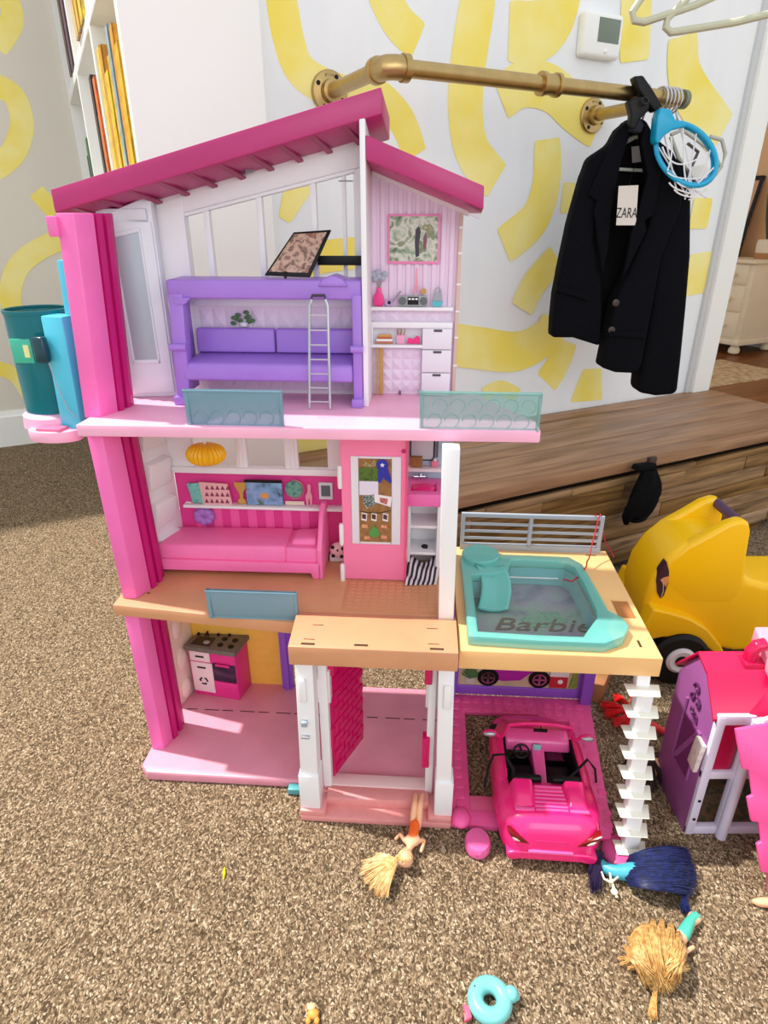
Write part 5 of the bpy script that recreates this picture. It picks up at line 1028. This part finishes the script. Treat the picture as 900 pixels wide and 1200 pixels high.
# swim ring
rg_ = thing('toy_swim_ring', 'turquoise toy swim ring with a pink fin on the front carpet', 'toy ring', (.150,.518,0))
rt = mat('ring_turquoise', (122, 198, 196), .35)
c0 = onz(574, 1172, .0125)
obj('ring', MB().tube([c0+Vector((.0200*math.cos(t), .0200*math.sin(t), 0)) for t in [k*math.pi/18 for k in range(36)]], .0115, 14, True), rt, rg_)
obj('head', MB().sphere(c0+Vector((.030,.006,.003)), (.011,.011,.010), 14, 10).sphere(c0+Vector((.037,.006,.001)), (.006,.008,.005), 12, 8), rt, rg_)
obj('fin', MB().prism([(c0.x-.030,c0.y-.006),(c0.x-.038,c0.y-.003),(c0.x-.036,c0.y-.015),(c0.x-.039,c0.y-.025),(c0.x-.027,c0.y-.020)], 'z', .004, .012), mat('fin_pink', (240,100,130), .4), rg_, bevel=.0015)
obj('fin', MB().prism([(c0.x+.004,c0.y-.029),(c0.x+.018,c0.y-.025),(c0.x+.014,c0.y-.036),(c0.x+.002,c0.y-.037)], 'z', .003, .010), MATS['fin_pink'], rg_, bevel=.0015)
obj('eye', MB().sphere(c0+Vector((-.020,.012,.0105)), .0013, 8, 6), dark, rg_)
p = onz(263, 1025); single('yellow_toy_sliver', MB().tube([p+Vector((-.002,.010,.004)), p+Vector((0,0,.003)), p+Vector((.001,-.010,.003))], [.0012,.0026,.0012], 8), mat('lime_yellow', (226,214,30), .4), 'tiny yellow plastic sliver alone on the left carpet', 'toy piece', p)
p = onz(367, 1190); cat_ = thing('orange_toy_figure', 'tiny orange and white toy figure at the bottom edge of the carpet', 'toy figure', p)
obj('body', MB().sphere(p+Vector((0,0,.005)), (.0085,.007,.005), 12, 8).sphere(p+Vector((.006,-.008,.004)), (.004,.005,.004), 10, 6).sphere(p+Vector((-.006,-.008,.004)), (.004,.005,.004), 10, 6), mat('figure_orange', (240,160,70), .4), cat_)
obj('head', MB().sphere(p+Vector((-.003,.006,.009)), (.006,.005,.005), 12, 8).lathe([(.003,0),(.0002,.005)], p+Vector((-.006,.007,.012)), 6).lathe([(.003,0),(.0002,.005)], p+Vector((.001,.007,.012)), 6), mat('figure_cream', (250,214,160), .4), cat_)
# cardboard strip, things under the bench
single('brown_cardboard_strip', MB().hexa([onz(688,822,.002), onz(704,824,.002), onz(716,795,.002), onz(700,795,.002)]+[onz(688,822,.002)+Vector((0,0,.05)), onz(704,824,.002)+Vector((0,0,.05)), onz(716,795,.002)+Vector((0,0,.05)), onz(700,795,.002)+Vector((0,0,.05))]), mat('cardboard', (166,112,70), .8), 'brown cardboard strip under the right side of the pool deck', 'cardboard', onz(702,812), bevel=.001)
p = onz(745, 690); bx_ = thing('teal_toy_book', 'teal and brown board book on the carpet against the bench', 'book', p)
obj('cover', MB().box(p.x-.06,p.x+.05,p.y-.03,p.y+.04,.001,.004).box(p.x-.06,p.x+.05,p.y-.03,p.y+.04,.020,.024), mat('book_teal', (86,160,150), .5, var=.2, scale=60), bx_)
obj('pages', MB().box(p.x-.055,p.x+.046,p.y-.026,p.y+.036,.004,.020), mat('book_tan', (196,150,110), .7), bx_)
p = onz(722, 694); single('dark_purple_toy', MB().sphere(p+Vector((0,0,.028)), (.055,.035,.028), 16, 8).sphere(p+Vector((.03,-.01,.03)), (.03,.02,.025), 12, 8), mat('plum_toy', (56,40,66), .6), 'dark plum toy bundle between the bench and the pool deck', 'toy', p)
# ------------------------------------------------------------------ hanging black pouch on the bench
pu = thing('black_pouch', 'small black drawstring pouch hanging from the bench lid', 'pouch', (1.39, 1.15, .36), 'R')
blk = mat('black_cloth', (13, 13, 15), .9, spec=.12, bump=.3, bscale=250)
def pouch(u, v):
    wv = [.022,.034,.048,.058,.062,.058,.036][min(6, int(v*6))]*(1-(v*6-int(v*6)))+[.022,.034,.048,.058,.062,.058,.036][min(6, int(v*6)+1)]*(v*6-int(v*6))
    a = 2*math.pi*u; return (1.392+wv*math.cos(a)+.012*math.sin(v*4)-.012*v, 1.138+.020*math.sin(a)*(.4+.6*math.sin(math.pi*min(1,v*.9+.05)))+.004*math.sin(5*a+v*6), .372-.150*v-.008*math.cos(2*a)*v)
pm = MB().sheet(pouch, 24, 14); obj('bag', pm, blk, pu, smooth=60, thick=.002)
obj('bag_bottom', MB().sphere((1.385,1.138,.222), (.034,.016,.010), 14, 8), blk, pu)
obj('hem', MB().prism([(1.345,.376),(1.41,.366),(1.418,.386),(1.352,.389)], 'y', 1.135, 1.163), blk, pu, bevel=.003)
obj('clip', MB().box(1.405,1.432,1.15,1.164,.368,.400), mat('clip_brown', (60,44,34), .5), pu, bevel=.002)
# ------------------------------------------------------------------ coat on the rail
ctn = thing('black_coat', 'black tailored jacket hanging open from the brass rail', 'coat', (.64, 1.86, 1.26))
wool = mat('black_wool', (12, 13, 19), .95, spec=.12, bump=.25, bscale=300); lining = mat('black_lining', (9, 9, 13), .8, spec=.15)
def outl(px, Y): return [(ony(x, y, Y).x, ony(x, y, Y).z) for x, y in px]
def cpart(name, px, y0, y1, m, bev=.010, par=None): return obj(name, MB().prism(outl(px, y0), 'y', y0, y1), m, par or ctn, bevel=bev, seg=4, smooth=60)
cpart('back_panel', [(722,165),(745,152),(770,165),(790,200),(785,300),(760,405),(700,398),(690,300),(700,200)], 1.895, 1.915, lining, .004)
cpart('left_front', [(738,140),(726,150),(716,168),(692,184),(682,212),(668,262),(657,315),(651,345),(648,375),(647,396),(672,396),(704,406),(706,365),(705,330),(696,280),(700,240),(716,190),(732,160)], 1.82, 1.88, wool)
cpart('right_front', [(757,142),(768,160),(790,178),(800,200),(800,240),(776,300),(765,360),(752,430),(745,438),(722,437),(705,431),(715,385),(722,352),(738,318),(762,262),(766,215),(760,170)], 1.80, 1.87, wool)
cpart('sleeve', [(788,180),(806,192),(812,225),(811,300),(806,360),(800,420),(795,463),(770,465),(748,461),(752,425),(763,365),(770,305),(778,255)], 1.815, 1.90, wool, .018)
cpart('sleeve', [(694,184),(684,205),(668,262),(656,318),(652,345),(668,350),(676,310),(688,250)], 1.86, 1.92, wool, .014)
cpart('left_lapel', [(736,142),(724,152),(704,196),(690,228),(700,236),(696,245),(706,322),(712,296),(718,240),(728,190),(738,160)], 1.808, 1.822, wool, .004)
cpart('right_lapel', [(758,142),(772,168),(776,200),(766,252),(756,258),(758,270),(730,328),(740,276),(752,235),(760,205),(752,165)], 1.788, 1.802, wool, .004)
cpart('collar', [(735,142),(744,136),(757,140),(764,152),(752,158),(740,158),(730,158)], 1.86, 1.93, wool, .008)
for px in ([(653,334),(690,347),(690,353),(652,341)], [(715,388),(757,391),(756,397),(714,394)]): cpart('pocket_flap', px, 1.812 if px[0][0] < 700 else 1.792, 1.83, wool, .003)
for x, y in ((722,355),(717,387)):
    c_ = ony(x, y, 1.795); obj('button', MB().lathe([(.0095,0),(.0095,-.005),(.007,-.006),(.0005,-.005)], (c_.x,1.80,c_.z), 16, 'y'), mat('horn_button', (52,40,34), .35), ctn)
c_ = [ony(x, y, 1.885) for x, y in ((740,172),(758,170),(758,189),(741,191))]
obj('neck_label', MB().prism([(v.x, v.z) for v in c_], 'y', 1.883, 1.886), mat('label_grey', (196,190,190), .7), ctn)
tg = thing('price_tag', 'white paper price tag hanging inside the black jacket', 'price tag', ony(735, 240, 1.79))
c_ = outl([(725,218),(748,217),(745,264),(722,264)], 1.79)
obj('card', MB().prism(c_, 'y', 1.789, 1.7905), mat('tag_card', (222,214,204), .6), tg)
cc = ony(734.5, 250, 1.7885)
obj('brand_lettering', text_mesh('ZARA', .021, .0003, Matrix.Translation(cc) @ Matrix.Rotation(math.pi/2, 4, 'X') @ Matrix.Scale(1.6, 4, (0,1,0)) ), dark, tg)
obj('tag_string', MB().tube([ony(737,219,1.789), ony(738,212,1.80), ony(742,200,1.85), ony(746,190,1.882)], .0009, 5), dark, tg)
hg = thing('coat_hanger', 'pale plastic hanger holding the black jacket', 'hanger', ony(748, 150, 1.87))
hgm = mat('hanger_pale', (206,212,196), .4)
obj('shoulders', MB().tube([ony(700,186,1.872), ony(730,168,1.875), ony(745,160,1.875), ony(757,160,1.875), ony(778,178,1.872), ony(792,190,1.872)], .006, 10), hgm, hg)
obj('bar', MB().tube([ony(700,196,1.872), ony(720,198,1.872), ony(755,200,1.872), ony(782,200,1.872)], .0042, 10), hgm, hg)
hk = rot2((1.40, RNN, RZ), RYAW)
obj('hook', MB().tube([ony(750,160,1.875), ony(751,146,1.87), hk+Vector((.012,.006,-.022)), hk+Vector((.021,0.0,.002)), hk+Vector((.008,0,.022)), hk+Vector((-.014,0,.016)), hk+Vector((-.021,0,.0))], .003, 8), chrome, hg)
# black spring clamp on the rail
cl = thing('black_spring_clamp', 'black plastic spring clamp biting the brass rail above the jacket', 'clamp', ony(755, 115, 1.80))
def cprism(name, px, y0, y1, m, par, bev=.004): return obj(name, MB().prism(outl(px, y0), 'y', y0, y1), m, par, bevel=bev, seg=3)
cprism('upper_jaw', [(743,89),(754,88),(765,104),(777,124),(768,131),(756,116),(748,104)], 1.78, 1.815, dark, cl)
cprism('lower_jaw', [(736,118),(752,112),(764,118),(760,130),(750,140),(744,152),(739,150),(740,134)], 1.782, 1.812, dark, cl)
obj('spring', MB().tube([ony(756+4*math.cos(t), 118+4*math.sin(t), 1.777-.0012*t) for t in [k*.5 for k in range(26)]], .0016, 6), mat('spring_dark', (60,60,64), .4, metal=.8), cl)
cprism('fabric_knot', [(738,140),(750,138),(756,146),(752,156),(740,154)], 1.785, 1.815, mat('navy_cloth', (18,20,36), .8), cl, .005)
# spare metal rings and hangers at the rail end
for k in range(5):
    a = 1.452+k*.0125; c_ = rot2((a, RNN, RZ), RYAW)
    g = MB().tube([rot2((a+.004*math.sin(t), RNN+.026*math.cos(t), RZ-.006+.028*math.sin(t)), RYAW) for t in [i*math.pi/12 for i in range(24)]], .0026, 6, True)
    single('hook_ring', g, chrome, 'chrome hanger hook ring bunched at the end of the brass rail', 'hook', c_, group='hook rings at the rail end')
single('rail_end_cap', MB().tube([rot2((1.526, RNN, RZ), RYAW), rot2((1.541, RNN, RZ), RYAW)], .0215, 18), mat('cap_olive', (120,128,104), .5), 'dull green end cap closing the brass rail', 'cap', rot2((1.535, RNN, RZ), RYAW))
sh = thing('spare_hanger', 'grey plastic hanger hanging behind the blue hoop at the rail end', 'hanger', ony(815, 180, 1.88))
gh = mat('hanger_grey', (188,190,178), .4)
obj('arms', MB().tube([ony(x, y, 1.885) for x, y in ((786,158),(800,152),(828,172),(846,196),(850,180),(846,164),(832,160))], .005, 10), gh, sh)
obj('lower_bar', MB().tube([ony(x, y, 1.885) for x, y in ((786,160),(795,185),(815,214),(838,205),(846,194))], .005, 10), gh, sh)
obj('hook', MB().tube([ony(x, y, 1.885) for x, y in ((800,152),(794,140),(792,128))]+[rot2((1.515, RNN, RZ+.019), RYAW)], .003, 8), chrome, sh)
obj('strap_loop', MB().tube([ony(x, y, 1.87) for x, y in ((806,168),(818,178),(812,192),(806,204),(818,218))], .008, 8, flat=.4), mat('strap_grey', (120,110,112), .6), sh)
obj('paper_tag', MB().prism(outl([(808,196),(828,192),(832,206),(812,210)], 1.86), 'y', 1.858, 1.860), mat('tag_white', (232,230,226), .6), sh)
# blue hoop with net
hp = thing('blue_toy_hoop', 'bright blue toy basketball hoop with a white net clipped at the rail', 'toy hoop', ony(803, 180, 1.76))
cy_m = mat('hoop_blue', (14, 168, 214), .35)
R_ = []
for k in range(40):
    t = 2*math.pi*k/40; u, v = 41*math.cos(t), 30*math.sin(t); a = math.radians(48)
    R_.append(ony(804+u*math.cos(a)-v*math.sin(a), 181+u*math.sin(a)+v*math.cos(a), 1.765-.0010*(u*.5)))
obj('hoop_ring', MB().tube(R_, .0062, 10, True), cy_m, hp)
obj('inner_ring', MB().tube([p+Vector((0,.010,0))+(ony(804,181,1.77)-p)*.05 for p in R_], .0045, 8, True), cy_m, hp)
obj('clip_body', MB().prism(outl([(768,138),(772,127),(784,129),(790,142),(800,142),(802,149),(786,153),(776,160),(769,170),(766,166)], 1.765), 'y', 1.752, 1.792), cy_m, hp, bevel=.004, seg=3)
nm = mat('net_white', (240,238,240), .7); rg = random.Random(4)
for k in range(10):
    a = R_[(k*4) % 40]; e = ony(rg.uniform(790,832), rg.uniform(212,236), 1.76); mid = (a+e)/2+Vector((rg.uniform(-.02,.02), rg.uniform(-.02,.01), rg.uniform(-.02,.0)))
    obj('net_strand', MB().tube(bez([a, mid, e], 10), .0019, 6), nm, hp)
for px in ([(776,172),(784,196),(800,200),(818,186),(830,178)], [(782,202),(796,214),(810,206),(824,214),(834,204)], [(784,214),(792,226),(806,222),(814,234),(828,222)], [(786,160),(790,180),(782,200)], [(800,150),(804,175),(796,210),(812,230)], [(820,224),(812,236),(808,228),(798,232),(790,222)]):
    obj('net_strand', MB().tube(bez([ony(x, y, 1.755) for x, y in px], 14), .0019, 6), nm, hp)
# hangers dangling from an upper rail above the picture
hm = mat('hanger_cream', (196,196,170), .4)
ur = single('upper_rail', MB().tube([(.62,1.50,1.86),(1.35,1.56,1.86)], .014, 14), brass, 'upper brass rail above the hangers at the top right', 'rail', (1.0,1.53,1.86))
for (L, hook, lab) in (([(846,-8),(815,6),(755,26),(743,24),(741,14),(750,0),(775,-30)], (790,-80), 'pale hanger at the top edge, nearest the thermostat'),
                       ([(920,12),(862,26),(800,36),(786,38),(780,32),(782,22),(800,4),(840,-40)], (850,-90), 'pale hanger at the top right, lowest of the dangling ones')):
    q = [ony(x, y, 1.5) for x, y in L]
    t = thing('dangling_hanger', lab, 'hanger', q[2], group='hangers dangling from the upper rail')
    obj('frame', MB().tube(q, .0068, 10), hm, t)
    e = q[-1]; obj('hook', MB().tube([e, Vector((e.x+.02, 1.52, e.z+.05)), Vector((e.x+.03, 1.52, 1.862)), Vector((e.x+.02,1.53,1.879)), Vector((e.x+.0,1.53,1.878))], .003, 8), chrome, t)
    if q[0].x > .8: obj('lower_bar', MB().tube([ony(x, y, 1.515) for x, y in ((798,28),(830,16),(880,2),(910,-6))], .006, 10), hm, t); obj('strap', MB().tube([ony(x, y, 1.505) for x, y in ((786,38),(778,52),(773,62))], [.003,.006,.007], 8, flat=.4), hm, t)
# ------------------------------------------------------------------ the next room
dr_ = thing('chest_of_drawers', 'cream painted chest of drawers in the next room', 'dresser', (5.05, 3.75, 0), 'R')
crm = mat('cream_paint', (228, 210, 180), .5, var=.03, scale=6)
a0, a1, n0, n1 = 4.87, 5.38, 3.37, 4.35
obj('carcass', MB().box(a0+.01, a1, n0, n1, .10, .705), crm, dr_, bevel=.004)
obj('top', MB().box(a0-.02, a1, n0-.02, n1+.02, .705, .73), crm, dr_, bevel=.006)
obj('plinth', MB().box(a0-.01, a1, n0-.01, n1+.01, .085, .125), crm, dr_, bevel=.004)
for z0, z1 in ((.14,.33),(.345,.535),(.55,.695)):
    for m0, m1 in ((n0+.04,n0+.48),(n0+.50,n1-.04)):
        d_ = obj('drawer', MB().box(a0-.004, a0+.02, m0, m1, z0, z1), crm, dr_, bevel=.004)
        for mm_ in (m0+.11, m1-.11): obj('knob', MB().lathe([(.008,0),(.008,-.012),(.018,-.018),(.018,-.026),(.001,-.032)], (a0-.003,mm_,(z0+z1)/2), 12, 'x'), crm, d_)
for aa in (a0+.05, a1-.06):
    for m in (n0+.05, n1-.05): obj('bun_foot', MB().lathe([(.02,.005),(.042,.02),(.045,.045),(.03,.075),(.02,.09)], (aa,m,0), 16), crm, dr_)
ff = thing('leaning_picture', 'black framed botanical picture leaning on the chest of drawers', 'picture', (5.1,3.55,.731), 'R')
F0 = [(5.23,3.79,.732),(5.23,4.25,.732),(5.345,4.25,1.34),(5.345,3.79,1.34)]
F0 = [Vector(v) for v in F0]; fn = Vector((.03,0,-.0075))
obj('backing', MB().hexa([v for v in F0]+[v+fn*.6 for v in F0]), mat('botanic_paper', (206,160,126), .6), ff)
def fl2(u, v): return (F0[0]*(1-u)+F0[1]*u)*(1-v)+(F0[3]*(1-u)+F0[2]*u)*v
for (u0,u1,v0,v1) in ((0,.06,0,1),(.94,1,0,1),(0,1,0,.05),(0,1,.95,1)):
    c4 = [fl2(u0,v0), fl2(u1,v0), fl2(u1,v1), fl2(u0,v1)]; obj('frame_bar', MB().hexa([v-fn*.5 for v in c4]+[v+fn*.6 for v in c4]), dark, ff)
for k in range(5):
    c4 = [fl2(.35+.05*k+.08*s, .25+.1*k+.06*t) for s, t in ((0,0),(1,.2),(1.2,1),(.2,.8))]; obj('printed_leaf', MB().hexa([v-fn*.06 for v in c4]+[v for v in c4]), mat('botanic_leaf', (120,94,70), .7), ff)
pl_ = thing('potted_plant', 'plant in a cream pot with a wooden base on the chest of drawers', 'plant', (5.06,3.42,.731), 'R')
obj('pot', MB().lathe([(.07,.7315),(.08,.76),(.085,.83),(.08,.87),(.07,.875)], (5.16,3.50,0), 20), mat('pot_cream', (222,206,180), .6), pl_)
obj('wooden_base', MB().lathe([(.082,.7312),(.086,.775)], (5.16,3.50,0), 20), mat('pot_wood', (170,116,66), .6), pl_)
for k in range(9):
    t = k*.7; obj('leaf', MB().tube([(5.16+.02*math.cos(t),3.50+.02*math.sin(t),.87),(5.16+.05*math.cos(t),3.50+.05*math.sin(t),1.02),(5.16+.09*math.cos(t),3.50+.09*math.sin(t),1.14+.02*k)], [.006,.014,.002], 6, flat=.2), mat('plant_dark', (54,62,40), .6), pl_)
rgm = mat('rug_pattern', (206,180,140), .9, rgb2=(164,132,92), scale=22)
single('area_rug', MB().box(3.0,4.62,2.72,3.30,.0045,.012), rgm, 'tan patterned rug on the wood floor of the next room', 'rug', (3.9,3.0,.0045), 'R')
